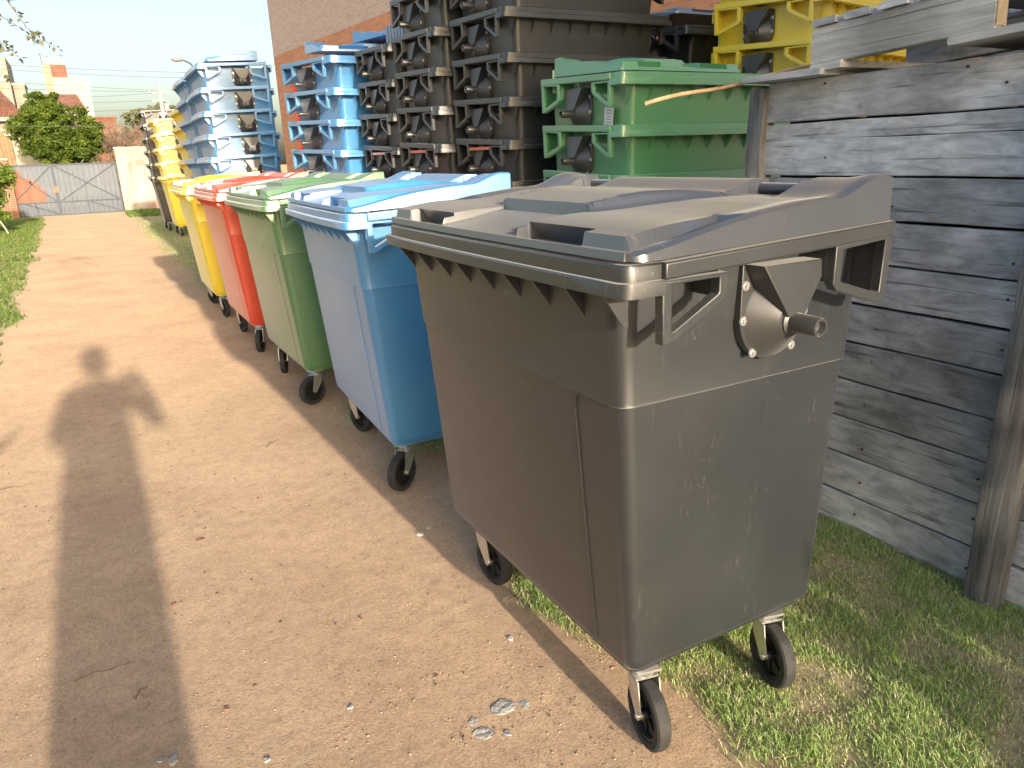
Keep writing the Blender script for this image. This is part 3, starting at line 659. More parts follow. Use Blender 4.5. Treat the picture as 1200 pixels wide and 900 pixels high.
# ------------------------------------------------------------------ wooden fence
def wood(name, c, c2, seed=0, sc_=(14, 1.2, 60), bump=.5):
    mt = bpy.data.materials.new(name); mt.use_nodes = True; n = mt.node_tree.nodes; l = mt.node_tree.links; p = n['Principled BSDF']
    tc = n.new('ShaderNodeTexCoord'); oi = n.new('ShaderNodeObjectInfo')
    ad = n.new('ShaderNodeVectorMath'); ad.operation = 'MULTIPLY_ADD'; ad.inputs[1].default_value = (37, 51, 23)
    cb = n.new('ShaderNodeCombineXYZ'); l.new(oi.outputs['Random'], cb.inputs[0]); l.new(oi.outputs['Random'], cb.inputs[1]); l.new(oi.outputs['Random'], cb.inputs[2])
    l.new(cb.outputs[0], ad.inputs[0]); l.new(tc.outputs['Object'], ad.inputs[2])
    mp = n.new('ShaderNodeMapping'); mp.inputs['Scale'].default_value = sc_; l.new(ad.outputs[0], mp.inputs[0])
    g = n.new('ShaderNodeTexNoise'); g.inputs['Scale'].default_value = 1; g.inputs['Detail'].default_value = 9; g.inputs['Roughness'].default_value = .68; g.inputs['Distortion'].default_value = .6; l.new(mp.outputs[0], g.inputs[0])
    blot = n.new('ShaderNodeTexNoise'); blot.inputs['Scale'].default_value = 3.2; blot.inputs['Detail'].default_value = 7; l.new(ad.outputs[0], blot.inputs[0])
    r = n.new('ShaderNodeValToRGB'); r.color_ramp.elements[0].position = .34; r.color_ramp.elements[1].position = .68
    r.color_ramp.elements[0].color = (*c2, 1); r.color_ramp.elements[1].color = (*c, 1); l.new(g.outputs[0], r.inputs[0])
    m2 = n.new('ShaderNodeMapRange'); m2.inputs[1].default_value = .32; m2.inputs[2].default_value = .68; m2.inputs[3].default_value = .58; m2.inputs[4].default_value = 1.22; l.new(blot.outputs[0], m2.inputs[0])
    m3 = n.new('ShaderNodeMapRange'); m3.inputs[3].default_value = .72; m3.inputs[4].default_value = 1.2; l.new(oi.outputs['Random'], m3.inputs[0])
    mu = n.new('ShaderNodeMath'); mu.operation = 'MULTIPLY'; l.new(m2.outputs[0], mu.inputs[0]); l.new(m3.outputs[0], mu.inputs[1])
    vm = n.new('ShaderNodeVectorMath'); vm.operation = 'SCALE'; l.new(r.outputs[0], vm.inputs[0]); l.new(mu.outputs[0], vm.inputs['Scale'])
    l.new(vm.outputs[0], p.inputs['Base Color']); p.inputs['Roughness'].default_value = .8; p.inputs['Specular IOR Level'].default_value = .35
    mp2 = n.new('ShaderNodeMapping'); mp2.inputs['Scale'].default_value = [q * k for q, k in zip(sc_, (1.3, .35, 2.6) if sc_[2] > sc_[0] else (2.2, 2.2, .6))]; l.new(ad.outputs[0], mp2.inputs[0])
    g2 = n.new('ShaderNodeTexNoise'); g2.inputs['Scale'].default_value = 1; g2.inputs['Detail'].default_value = 4; l.new(mp2.outputs[0], g2.inputs[0])
    cr = n.new('ShaderNodeMapRange'); cr.inputs[1].default_value = .30; cr.inputs[2].default_value = .40; cr.inputs[3].default_value = .42; cr.inputs[4].default_value = 1; l.new(g2.outputs[0], cr.inputs[0])
    mu2 = n.new('ShaderNodeMath'); mu2.operation = 'MULTIPLY'; l.new(mu.outputs[0], mu2.inputs[0]); l.new(cr.outputs[0], mu2.inputs[1]); l.new(mu2.outputs[0], vm.inputs['Scale'])
    ah = n.new('ShaderNodeMath'); ah.operation = 'ADD'; l.new(g.outputs[0], ah.inputs[0]); l.new(cr.outputs[0], ah.inputs[1])
    b = n.new('ShaderNodeBump'); b.inputs['Strength'].default_value = bump; b.inputs['Distance'].default_value = .004; l.new(ah.outputs[0], b.inputs['Height'])
    l.new(b.outputs[0], p.inputs['Normal']); return mt
W_GREY = wood('weathered_grey_timber', (.66, .67, .70), (.31, .315, .335), sc_=(24, 7, 26), bump=.4)
W_POST = wood('weathered_post_timber', (.34, .33, .32), (.12, .115, .11), sc_=(40, 40, 2.2), bump=.9)
W_PALE = wood('pale_weathered_timber', (.72, .71, .69), (.44, .43, .42), sc_=(20, 3.0, 40), bump=.5)
W_CUT = mat('fresh_cut_wood', (.45, .36, .24), .8, .2, 30, .3, 80)
def plank_mesh(ly, hz, th=.032, n=26, seed=0, wob=.0035):
    """a board along Y: edges a little wavy, face slightly cupped, ends ragged"""
    b = MB(); vs = []
    for i in range(n + 1):
        y = -ly / 2 + ly * i / n
        t = wob * noise.noise(Vector((y * 3, seed * 7.7, 1))) + wob * .4 * noise.noise(Vector((y * 14, seed, 1)))
        q = wob * noise.noise(Vector((y * 3, seed * 3.1, 5))) + wob * .4 * noise.noise(Vector((y * 14, seed, 8)))
        f = .0025 * noise.noise(Vector((y * 2.5, seed, 9))); e = .003
        vs += [(0 + f, y, -hz / 2 + q + e), (e + f, y, -hz / 2 + q), (th, y, -hz / 2 + q), (th, y, hz / 2 + t), (e + f, y, hz / 2 + t), (f, y, hz / 2 + t - e), (-.0015 + f, y, 0)]
    k = 7
    fs = [(i * k + j, i * k + (j + 1) % k, (i + 1) * k + (j + 1) % k, (i + 1) * k + j) for i in range(n) for j in range(k)] + [tuple(range(k))[::-1], tuple(n * k + j for j in range(k))]
    b.add(vs, fs); return b
fence = empty('timber_fence', (2.37, 1.6, 0)); tag(fence, 'weathered grey fence of wide horizontal planks on the right', 'fence')
SEAM = [1.678, 1.531, 1.466, 1.331, 1.184, 1.034, .884, .741, .594, .446, .295, .138, .0]
gap = [.004, .004, .006, .006, .007, .008, .009, .006, .007, .006, .006, .008]
for i in range(12):
    z1 = SEAM[i] - gap[i] / 2; z0 = SEAM[i + 1] + (gap[i + 1] / 2 if i < 11 else 0)
    segs = [(-.9, 2.19)] if i < 3 else [(-.9, 1.06 + .01 * (i % 3)), (1.075 + .01 * (i % 3), 2.19)]
    for s0, s1 in segs:
        tilt = random.uniform(-.004, .004)
        o = plank_mesh(s1 - s0, z1 - z0, seed=i + s0).build('plank', W_GREY, fence, smooth=30)
        o.location = (random.uniform(-.003, .004), (s0 + s1) / 2 - 1.6, (z0 + z1) / 2); o.rotation_euler = (tilt, 0, 0)
        if s1 > 1.2:
            pass
def post(x, y, h_, wx, wy, lab=None, lean=0, seed=0):
    b = MB(); vs = []; n = 30
    for i in range(n + 1):
        z = -.02 + h_ * i / n
        d1 = .006 * noise.noise(Vector((z * 4, seed, 2))); d2 = .006 * noise.noise(Vector((z * 5, seed, 7)))
        r8 = [(-1, -.94), (-.88, -1), (.88, -1), (1, -.94), (1, .94), (.88, 1), (-.88, 1), (-1, .94)]
        vs += [(a * wx / 2 + d1 + .003 * noise.noise(Vector((z * 9, a * 3, c * 3))), c * wy / 2 + d2 + .003 * noise.noise(Vector((z * 9, c * 3, a * 3 + 5))), z) for a, c in r8]
    fs = [(i * 8 + j, i * 8 + (j + 1) % 8, (i + 1) * 8 + (j + 1) % 8, (i + 1) * 8 + j) for i in range(n) for j in range(8)] + [tuple(range(8))[::-1], tuple(n * 8 + j for j in range(8))]
    b.add(vs, fs); o = b.build('post', W_POST, fence, smooth=50); o.location = (x - 2.37, y - 1.6, 0); o.rotation_euler = (lean, 0, 0); return o
post(2.375, 2.225, 1.68, .07, .075, seed=1)
post(2.325, 1.10, 1.64, .055, .105, lean=R(0.5), seed=2)
post(2.45, -.86, 1.66, .09, .09, seed=3)
NAIL = mat('rusty_nail', (.05, .035, .03), .7, .3)
b = MB(); b.cyl((-.003, 0, 0), (.004, 0, 0), .004, None, 8); nm = b.mesh('nail', NAIL)
for i in range(3, 12):
    for y in (1.62, 1.19):
        z = (SEAM[i] + SEAM[i + 1]) / 2; link('nail', nm, fence, loc=(-.001, y - 1.6 + random.uniform(-.01, .01), z + random.uniform(-.03, .03)))
for y, z in ((1.93, 1.655), (1.42, 1.655), (1.30, 1.60), (1.9, 1.40)): link('nail', nm, fence, loc=(-.001, y - 1.6, z))
# plank on the fence top, stick, pallet
cap = empty('loose_board', (2.36, 2.08, 1.70)); tag(cap, 'short weathered board lying flat on the fence corner under the stick', 'board')
o = plank_mesh(.34, .20, .022, 12, 77).build('board', W_GREY, cap, smooth=30); o.rotation_euler = (0, R(90), R(3)); o.location = (0, -.03, 0)
b = MB(); b.tube([(2.03 + t * .42, 2.52 - t * .46, 1.628 + .10 * t + .006 * math.sin(t * 9)) for t in np.linspace(0, 1, 14)], [.009 - .003 * t for t in np.linspace(0, 1, 14)], 8)
tag(b.build('stick', mat('peeled_stick', (.50, .33, .18), .8, .25, 20, .2, 60), None, smooth=60), 'long peeled brown stick poking out from the fence top over the green bins', 'stick')
pal = empty('wooden_pallet', (2.30, 1.64, 1.70)); tag(pal, 'grey timber pallet lying on top of the fence', 'pallet')
pal.rotation_euler = (R(-2.6), 0, R(-1.0))
def pboard(name, x0, x1, y0, y1, z0, z1, m_=W_PALE, seed=0, par=None):
    lx, ly, lz = x1 - x0, y1 - y0, z1 - z0
    if ly > lx: bb = plank_mesh(ly, lz, lx, 16, seed, .004)
    else:
        bb = plank_mesh(lx, lz, ly, 16, seed, .003); bb.v = [(y, -x, z) for x, y, z in bb.v]; bb.v = [(x, y + ly, z) for x, y, z in bb.v]
    o = bb.build(name, m_, pal, smooth=30); o.location = ((x0, (y0 + y1) / 2, (z0 + z1) / 2) if ly > lx else ((x0 + x1) / 2, y0, (z0 + z1) / 2)); return o
pboard('stringer', 0, .05, -.325, .305, .027, .147, W_PALE, 3)
pboard('stringer', .52, .57, -.325, .305, .027, .147, W_GREY, 5)
pboard('stringer', 1.0, 1.05, -.325, .305, .027, .147, W_GREY, 8)
for i, (y0, y1) in enumerate(((.17, .30), (-.42, -.20))): pboard('bottom_board', -.012, 1.07, y0, y1, .003, .025, W_PALE, 10 + i)
for i, y0 in enumerate((.20, .075, -.06, -.19, -.315)): pboard('deck_board', -.014 + .006 * (i % 2), 1.07, y0, y0 + .095, .149, .171, W_GREY, 20 + i)
b = MB(); b.box(.001, .049, -.3295, -.3265, .035, .14); b.build('cut_end', W_CUT, pal)
for x, y in ((.025, -.27), (.025, .22)):
    link('nail', nm, pal, loc=(-.002, y, .012), rot=(0, 0, 0))

# ------------------------------------------------------------------ pile and shed added behind the fence to block light, mostly unseen
pp = empty('added_pallet_pile', (2.98, 1.0, 0)); tag(pp, 'dark pile of pallets added just behind the fence to darken its gaps', 'pallets')  # pile added so no sunlit brick shows through the fence
dk_w = wood('dark_shade_timber', (.07, .06, .055), (.02, .018, .016))  # near-black colour stands for the darkness behind the fence gaps
bm_d = MB().box(-.5, .5, -.06, .06, 0, .022).mesh('deck_board', dk_w); bm_s = MB().box(-.04, .04, -1.2, 1.2, 0, .09).mesh('stringer', dk_w)
for k in range(11):
    for x in (-.46, 0, .46): link('stringer', bm_s, pp, loc=(x, 0, .024 + k * .14))
    for q in range(14): link('deck_board', bm_d, pp, loc=(random.uniform(-.01, .01), -1.1 + q * .17, .001 + k * .14)); link('deck_board', bm_d, pp, loc=(0, -1.1 + q * .17, .115 + k * .14))
sh = empty('added_shade_shed', (4.28, -2.4, 0)); tag(sh, 'tall unseen timber shed added to the right of the camera to shade the stacks', 'shed')  # unseen shed added to keep the sun off stacks and fence
bm_b = MB().box(-.095, .095, -.012, .012, 0, 4.0).mesh('wall_board', W_GREY)
for i in range(20): link('wall_board', bm_b, sh, loc=(-1.95 + i * .2, 1.3, 0)); link('wall_board', bm_b, sh, loc=(-1.95 + i * .2, -1.3, 0))
for i in range(13): link('wall_board', bm_b, sh, loc=(-2.05, -1.2 + i * .2, 0), rot=(0, 0, R(90))); link('wall_board', bm_b, sh, loc=(2.05, -1.2 + i * .2, 0), rot=(0, 0, R(90)))
MB().box(-2.0, 2.0, -1.27, 1.27, 0, 3.98).build('inner_wall', dk_w, sh)
MB().hexa([(-2.16, -1.5, 4.01), (2.3, -1.5, 4.01), (2.3, 1.5, 4.01), (-2.16, 1.5, 4.01)], [(-2.16, -1.5, 4.06), (2.3, -1.5, 4.06), (2.3, 1.5, 4.3), (-2.16, 1.5, 4.3)]).build('roof', mat('sheet_roof', (.2, .2, .21), .6, .2), sh)

# ------------------------------------------------------------------ photographer outside the frame (casts the long shadow)
CLOTH = mat('dark_cloth', (.06, .07, .09), .9, .2, 20, .3, 200); SKIN = mat('skin', (.45, .28, .2), .6, .08); HAIR = mat('dark_hair', (.03, .02, .015), .7, .2)
def skin_obj(name, chains, m_, parent=None, sub=2, root=0):
    """chains: list of lists of (x, y, z, r); shared points merge"""
    pts = []; rad = []; edges = []
    def idx(p):
        for i, q in enumerate(pts):
            if (Vector(q) - Vector(p[:3])).length < 1e-5: return i
        pts.append(tuple(p[:3])); rad.append(p[3]); return len(pts) - 1
    for c in chains:
        ids = [idx(p) for p in c]; edges += list(zip(ids, ids[1:]))
    me = bpy.data.meshes.new(name); me.from_pydata(pts, edges, []); o = link(name, me, parent)
    md = o.modifiers.new('skin', 'SKIN'); md.use_smooth_shade = True
    sk = me.skin_vertices[0] if me.skin_vertices else None
    if sk is None:
        bm = bmesh.new(); bm.from_mesh(me); bm.verts.layers.skin.verify(); bm.to_mesh(me); bm.free(); sk = me.skin_vertices[0]
    for i, r in enumerate(rad): sk.data[i].radius = (r if hasattr(r, '__len__') else (r, r))
    sk.data[root].use_root = True
    s = o.modifiers.new('sub', 'SUBSURF'); s.levels = sub; s.render_levels = sub
    me.materials.append(m_); return o
px, py = -.17, -.34
per = empty('person', (px, py, 0)); per.scale = (1, 1, 1.035); tag(per, 'standing person in dark clothes holding up a phone, casting the long shadow', 'person')
pel = (0, 0, .98, (.18, .13)); ch = (0, .0, 1.30, (.20, .13)); nk = (0, .01, 1.52, (.075, .08))
hR = [(.165, .02, 1.43, .065), (.27, .10, 1.22, .045), (.33, .16, 1.16, .042), (.30, .22, 1.32, .034), (.275, .25, 1.40, .028)]
hL = [(-.165, .02, 1.43, .065), (-.215, .06, 1.20, .048), (-.17, .14, 1.14, .044), (.05, .21, 1.30, .034), (.17, .25, 1.39, .028)]
legs = [[(s * .082, 0, .90, .112), (s * .084, .01, .52, .090), (s * .090, 0, .28, .085), (s * .122, -.02, .09, .085), (s * .13, .10, .05, .04), (s * .13, .17, .04, .03)] for s in (-1, 1)]
skin_obj('body', [[pel, (0, 0, 1.12, (.18, .12)), ch, (0, .01, 1.43, (.17, .11)), nk], [ch, *hR], [ch, *hL], [pel, *legs[0]], [pel, *legs[1]]], CLOTH, per)
b = MB()
prof = [(0, -.12), (.045, -.115), (.066, -.09), (.076, -.04), (.080, .02), (.078, .06), (.06, .10), (.03, .118), (0, .122)]
b.lathe(prof, lambda x, y, h: (x, y * 1.2 + .015, h), 20); hd = b.build('head', SKIN, per, smooth=60); hd.scale = (1.12, 1.08, 1.06); hd.location = (0, .03, 1.66); hd.rotation_euler = (R(-8), 0, R(-20))
b = MB(); b.lathe([(.03, -.03), (.086, -.02), (.088, .03), (.082, .08), (.05, .118), (0, .132)], lambda x, y, h: (x, y * 1.2 - .006, h), 18); b.build('hair', HAIR, hd, smooth=60)
b = MB(); b.prism([(-.014, -.02), (.014, -.02), (0, .03)], lambda p, t: (p[0] * (1 - t * 6), .105 + t, p[1]), 0, .022)
for s in (-1, 1): b.cyl((s * .078, .01, -.02), (s * .088, .0, .02), .014, .018, 8)
b.build('nose_and_ears', SKIN, hd, smooth=60)
for s, hx in ((1, .275), (-1, .185)):
    base_ = Vector((hx, .255, 1.41)); ch_ = []
    for k in range(4):
        a = Vector((0, .0, .02 * k)); r0 = base_ + Vector((0, 0, .005)) + a
        ch_.append([(base_.x, base_.y, base_.z, .020), (r0.x - s * .004, r0.y + .03, r0.z, .009), (r0.x - s * .02, r0.y + .05, r0.z, .008), (r0.x - s * .038, r0.y + .045, r0.z, .007)])
    ch_.append([(base_.x, base_.y, base_.z, .020), (base_.x - s * .012, base_.y + .006, base_.z + .02, .010), (base_.x - s * .035, base_.y + .012, base_.z + .035, .008)])
    skin_obj('hand', ch_, SKIN, per, 1)
b = MB(); b.box(.16, .305, .300, .308, 1.405, 1.478); ph = b.build('phone', HAIR, None, bevel=.003); ph.location = (px, py, 0)
tag(ph, 'dark phone held up in both hands by the standing person', 'phone')

# ------------------------------------------------------------------ vegetation
LEAF = tint_mat('bright_leaves', [(0, (.035, .060, .010)), (.5, (.085, .135, .016)), (1, (.17, .23, .03))], .55, .25)
LEAF2 = tint_mat('olive_leaves', [(0, (.06, .065, .025)), (.5, (.12, .13, .045)), (1, (.20, .20, .08))], .6, .15)
DRY = tint_mat('dry_brush_twigs', [(0, (.13, .09, .07)), (.5, (.30, .21, .15)), (1, (.48, .33, .22))], .8, .1)
LITE = tint_mat('light_leaves', [(0, (.05, .09, .015)), (.5, (.13, .21, .03)), (1, (.30, .38, .06))], .5, .3)
BARK = mat('bark', (.16, .12, .085), .9, .3, 12, .8, 40)
def foliage(name, m_, clumps, per_, size, parent, flat=.6, aspect=.5):
    """clumps: (x, y, z, r). Leaf-shaped quads facing loosely outward"""
    C_ = np.array(clumps); k = len(C_); tot = k * per_
    ci = np.repeat(np.arange(k), per_); dirs = rng.normal(size=(tot, 3)); dirs /= np.linalg.norm(dirs, axis=1)[:, None]
    rr = C_[ci, 3] * rng.random(tot) ** .42; pos = C_[ci, :3] + dirs * rr[:, None] * np.array([1, 1, flat])
    nrm = dirs + rng.normal(size=(tot, 3)) * .7 + np.array([0, 0, .35]); nrm /= np.linalg.norm(nrm, axis=1)[:, None]
    t = np.cross(nrm, rng.normal(size=(tot, 3))); t /= np.linalg.norm(t, axis=1)[:, None]; u = np.cross(nrm, t)
    s = size * rng.uniform(.6, 1.3, tot)[:, None]
    V = np.stack([pos - t * s, pos + u * s * aspect, pos + t * s, pos - u * s * aspect], 1).reshape(-1, 3)
    F = (np.arange(tot)[:, None] * 4 + np.array([[0, 1, 2, 3]]))
    tn = np.clip(.5 + rng.normal(0, .16, k)[ci] + rng.normal(0, .12, tot), 0, 1)
    return link(name, quick_mesh(name, V, F, m_, np.repeat(tn, 4)), parent)
def crown_clumps(cx, cy, cz, rx, ry, rz, n, r0, r1, seed=0, shell=.55):
    out = []
    rr = random.Random(seed)
    for _ in range(n):
        d_ = Vector((rr.gauss(0, 1), rr.gauss(0, 1), rr.gauss(0, 1))).normalized(); k = shell + (1 - shell) * rr.random()
        k *= 1 + .16 * noise.noise(d_ * 2.5 + Vector((seed, 0, 0)))
        out.append((cx + d_.x * rx * k, cy + d_.y * ry * k, cz + d_.z * rz * k, rr.uniform(r0, r1)))
    return out
def trunk_mb(b, p0, p1, r0, r1, n=8, w_=.08, seed=0):
    p0, p1 = Vector(p0), Vector(p1); pts = []
    for i in range(n + 1):
        t = i / n; q = p0.lerp(p1, t) + Vector((noise.noise(Vector((t * 2.2, seed, 0))), noise.noise(Vector((t * 2.2, seed, 5))), 0)) * w_ * (p1 - p0).length * math.sin(t * math.pi)
        pts.append(q)
    b.tube(pts, [r0 + (r1 - r0) * i / n for i in range(n + 1)], 8)
tr = empty('leafy_tree', (-.75, 34.2, 0)); tag(tr, 'wide bushy bright green tree rising behind the metal gate', 'tree')
b = MB(); trunk_mb(b, (0, 0, -.1), (0, 0, 1.7), .13, .10, seed=1)
for k in range(9):
    a = k * .7; trunk_mb(b, (0, 0, 1.0 + .08 * k), (1.3 * math.cos(a), 1.1 * math.sin(a), 2.1 + .13 * k), .06, .015, seed=k + 2)
b.build('trunk', BARK, tr, smooth=60)
cl = crown_clumps(-.05, 0, 2.85, 1.58, 1.4, 1.12, 175, .20, .34, 3) + crown_clumps(.55, -.1, 2.35, 1.15, 1.1, .7, 70, .18, .30, 4) + crown_clumps(-.55, -.2, 2.95, .85, .9, .85, 50, .16, .28, 5) + crown_clumps(-.25, 0, 3.75, .70, .6, .55, 38, .14, .24, 6)
foliage('crown', LEAF, cl, 150, .052, tr)
tr = empty('umbrella_tree', (5.1, 60, 0)); tag(tr, 'distant dull olive round-topped tree behind the street pole', 'tree')
b = MB(); trunk_mb(b, (0, 0, 0), (0, 0, 3.9), .3, .22, seed=9)
for k in range(7): a = k * .9; trunk_mb(b, (0, 0, 3.2), (1.7 * math.cos(a), 1.6 * math.sin(a), 4.6), .12, .04, seed=k + 20)
b.build('trunk', BARK, tr, smooth=60)
foliage('crown', LEAF2, crown_clumps(0, 0, 4.35, 2.3, 2.2, 1.25, 190, .25, .5, 8, .5), 110, .10, tr)
tr = empty('dry_bush', (1.7, 33, 0)); tag(tr, 'dry reddish brown thicket of bare brush above the pale wall', 'bush')
foliage('twigs', DRY, crown_clumps(-.25, 0, 1.9, 1.0, .8, 1.25, 90, .18, .34, 11, .3) + crown_clumps(.7, 0, 1.7, .9, .8, 1.25, 80, .18, .34, 12, .3), 220, .07, tr, 1, .09)
b = MB()
for k in range(26):
    x = random.uniform(-1.1, 1.4); trunk_mb(b, (x, random.uniform(-.4, .4), .0), (x + random.uniform(-.4, .4), random.uniform(-.4, .4), random.uniform(2.6, 3.6)), .022, .006, seed=k + 40, w_=.12)
b.build('stems', BARK, tr, smooth=60)
tr = empty('garden_shrub', (-2.35, 22.5, 0)); tag(tr, 'light green leafy shrub at the left edge beside the gate', 'shrub')
foliage('foliage', LITE, crown_clumps(-.1, 0, 1.35, .75, .8, .62, 50, .14, .26, 14, .4) + crown_clumps(-.3, 0, .6, .70, .8, .5, 40, .14, .26, 15, .4) + crown_clumps(.15, -.3, 1.75, .40, .4, .3, 16, .10, .2, 16, .4), 110, .055, tr, 1, .45)
b = MB()
for k in range(7): a = k * .9; trunk_mb(b, (-.1, 0, 0), (-.1 + .5 * math.cos(a), .4 * math.sin(a), 1.5), .03, .01, seed=k + 60)
b.build('stems', BARK, tr, smooth=60)
b = MB()
for k in range(6):
    cx_, cz_ = -.02 + .07 * math.cos(k), 2.02 + .05 * math.sin(k * 2); b.lathe([(0, -.03), (.035, 0), (.03, .02), (0, .03)], lambda x, y, h: (cx_ + x, -.6 + y, cz_ + h), 8)
b.build('red_flowers', mat('red_petals', (.65, .03, .03), .6, .2), tr, smooth=60)
b = MB(); b.tube([(.1 + .32 * t, -.75, .55 - .5 * t * t) for t in np.linspace(0, 1, 9)], .02, 6); b.build('bent_stem', mat('pale_stem', (.45, .42, .34), .8, .1), tr, smooth=60)

# unseen tree added behind the camera so its crown shades the far stacks
tr = empty('added_shade_tree', (4.95, -9, 0)); tag(tr, 'tall unseen tree added far behind the camera, its crown shading the stacks', 'tree')
b = MB(); trunk_mb(b, (0, 0, -.1), (0, 0, 6.5), .28, .2, seed=90)
for k in range(8): a = k * .8; trunk_mb(b, (0, 0, 4.5 + .2 * k), (2.4 * math.cos(a), 2.0 * math.sin(a), 6.5 + .4 * k), .12, .03, seed=91 + k)
b.build('trunk', BARK, tr, smooth=60)
foliage('crown', LEAF2, crown_clumps(0, 0, 7.6, 3.1, 2.2, 2.6, 210, .5, .85, 33, .25), 150, .17, tr)
tr = empty('added_shade_shrub', (2.12, -1.5, 0)); tag(tr, 'waist-high unseen shrub added behind the camera to shade the grass and the grey bin end', 'shrub')  # unseen shrub added to cast soft shade on grass and bin end
b = MB()
for k in range(8): a = k * .8; trunk_mb(b, (0, 0, 0), (.6 * math.cos(a), .4 * math.sin(a), .9 + .05 * k), .03, .008, seed=110 + k)
b.build('stems', BARK, tr, smooth=60)
foliage('foliage', LEAF, crown_clumps(.1, 0, .62, .60, .42, .46, 46, .10, .18, 41, .3), 70, .05, tr)
# overhanging branch, tree off to the left
tr = empty('street_tree', (-2.3, 4.4, 0)); tag(tr, 'thin leafy branch hanging into the top left corner', 'tree')
b = MB(); trunk_mb(b, (0, 0, -.1), (.1, .1, 2.5), .09, .06, seed=70); trunk_mb(b, (.1, .1, 2.45), (1.5, .5, 2.75), .045, .014, seed=71)
b.build('trunk', BARK, tr, smooth=60)
tw = MB(); LV = []; LF = []
def twig(p0, p1, sag, r, seed, nl):
    p0, p1 = Vector(p0), Vector(p1); pts = []
    for i in range(11):
        t = i / 10; q = p0.lerp(p1, t); q.z -= sag * math.sin(t * math.pi * .9); q += Vector((noise.noise(Vector((t * 3, seed, 0))), 0, noise.noise(Vector((t * 3, seed, 4))))) * .06; pts.append(q)
    tw.tube(pts, [1.4 * r * (1 - .8 * i / 10) for i in range(11)], 5)
    for k in range(nl):
        t = random.uniform(.25, 1); i = min(9, int(t * 10)); q = pts[i].lerp(pts[i + 1], t * 10 - i)
        d_ = Vector((random.uniform(-1, 1), random.uniform(-1, 1), random.uniform(-1, .4))).normalized(); s_ = random.uniform(.028, .052)
        sd = d_.cross(Vector((random.uniform(-1, 1), random.uniform(-1, 1), random.uniform(-1, 1)))).normalized(); o_ = len(LV)
        LV.extend([q + d_ * .008, q + d_ * s_ * .45 + sd * s_ * .3, q + d_ * s_, q + d_ * s_ * .45 - sd * s_ * .3]); LF.append((o_, o_ + 1, o_ + 2, o_ + 3))
T0 = (-2.3, 4.4, 0)
def wp(x, y, z): return (x + 2.3, y - 4.4, z)
twig(wp(-.8, 4.9, 2.75), wp(-.12, 5.0, 2.33), -.03, .006, 1, 60)
twig(wp(-.55, 4.95, 2.55), wp(-.02, 5.05, 2.08), -.05, .005, 2, 46)
twig(wp(-.8, 4.9, 2.6), wp(-.10, 5.0, 2.13), .02, .005, 3, 64)
twig(wp(-.7, 5.0, 2.45), wp(-.20, 5.0, 2.02), -.02, .005, 4, 70)
twig(wp(-.7, 4.8, 2.35), wp(-.27, 5.0, 1.92), -.02, .004, 5, 80)
twig(wp(-.45, 4.95, 2.5), wp(-.08, 4.9, 2.38), -.02, .004, 6, 26)
tw.build('twigs', BARK, tr, smooth=60)
lb = MB(); lb.add(LV, LF); lb.build('leaves', mat('olive_grey_leaf', (.10, .105, .07), .6, .35, 15), tr)
# young sapling off to the left, only its shadow shows
tr = empty('bent_sapling', (-1.15, .2, 0)); tag(tr, 'bent young sapling left of the photographer, its shadow at the left edge', 'sapling')
b = MB(); b.tube([(.0, 0, 0), (.08, 0, .4), (.20, 0, .75), (.34, 0, .98), (.48, 0, 1.12), (.585, 0, 1.2)], [.10, .09, .075, .05, .028, .006], 8); b.build('trunk', BARK, tr, smooth=60)
foliage('leaves', LITE, [(.1, 0, .75, .10), (.02, 0, .9, .12), (-.1, 0, .6, .14), (-.05, 0, 1.05, .12)], 60, .04, tr)

# ------------------------------------------------------------------ far background
WHITE = mat('white_render', (.34, .33, .31), .85, .08, 2, .1, 20); CREAM = mat('cream_render', (.28, .25, .20), .85, .12, 2, .1, 20)
TILE = mat('terracotta', (.21, .095, .06), .85, .25, 3, .3, 12); RUST = mat('reddish_brick', (.20, .09, .06), .9, .2, 3, .2, 15)
DARKW = mat('dark_window', (.03, .035, .04), .2, .1); CONC = mat('concrete', (.42, .40, .37), .9, .15, 4, .3, 30)
WIRE = mat('cable', (.05, .05, .05), .6, .1)
# sliding metal gate
def patchy(name, c, pc, sc_=.8, th=.55, extra=None):
    mt = bpy.data.materials.new(name); mt.use_nodes = True; n = mt.node_tree.nodes; l = mt.node_tree.links; p = n['Principled BSDF']; tc = n.new('ShaderNodeTexCoord')
    def nn(s, d_=6, st=(1, 1, 1)):
        mp = n.new('ShaderNodeMapping'); mp.inputs['Scale'].default_value = st; l.new(tc.outputs['Object'], mp.inputs[0]); q = n.new('ShaderNodeTexNoise'); q.inputs['Scale'].default_value = s; q.inputs['Detail'].default_value = d_; l.new(mp.outputs[0], q.inputs[0]); return q.outputs[0]
    r = n.new('ShaderNodeValToRGB'); r.color_ramp.elements[0].color = (*[x * .75 for x in c], 1); r.color_ramp.elements[1].color = (*[min(1, x * 1.2) for x in c], 1); r.color_ramp.elements[0].position = .35; r.color_ramp.elements[1].position = .65
    l.new(nn(3, 8, (1, 1, .25)), r.inputs[0])
    mr_ = n.new('ShaderNodeMapRange'); mr_.inputs[1].default_value = th; mr_.inputs[2].default_value = th + .03; l.new(nn(sc_, 3), mr_.inputs[0])
    mx = n.new('ShaderNodeMix'); mx.data_type = 'RGBA'; l.new(mr_.outputs[0], mx.inputs[0]); l.new(r.outputs[0], mx.inputs[6]); mx.inputs[7].default_value = (*pc, 1)
    l.new(mx.outputs[2], p.inputs['Base Color']); p.inputs['Roughness'].default_value = .7; return mt
GATE = patchy('grey_gate_paint', (.125, .145, .175), (.19, .13, .115), 1.3, .60)
GATEO = patchy('orange_gate_paint', (.27, .10, .06), (.14, .13, .15), 2.0, .66)
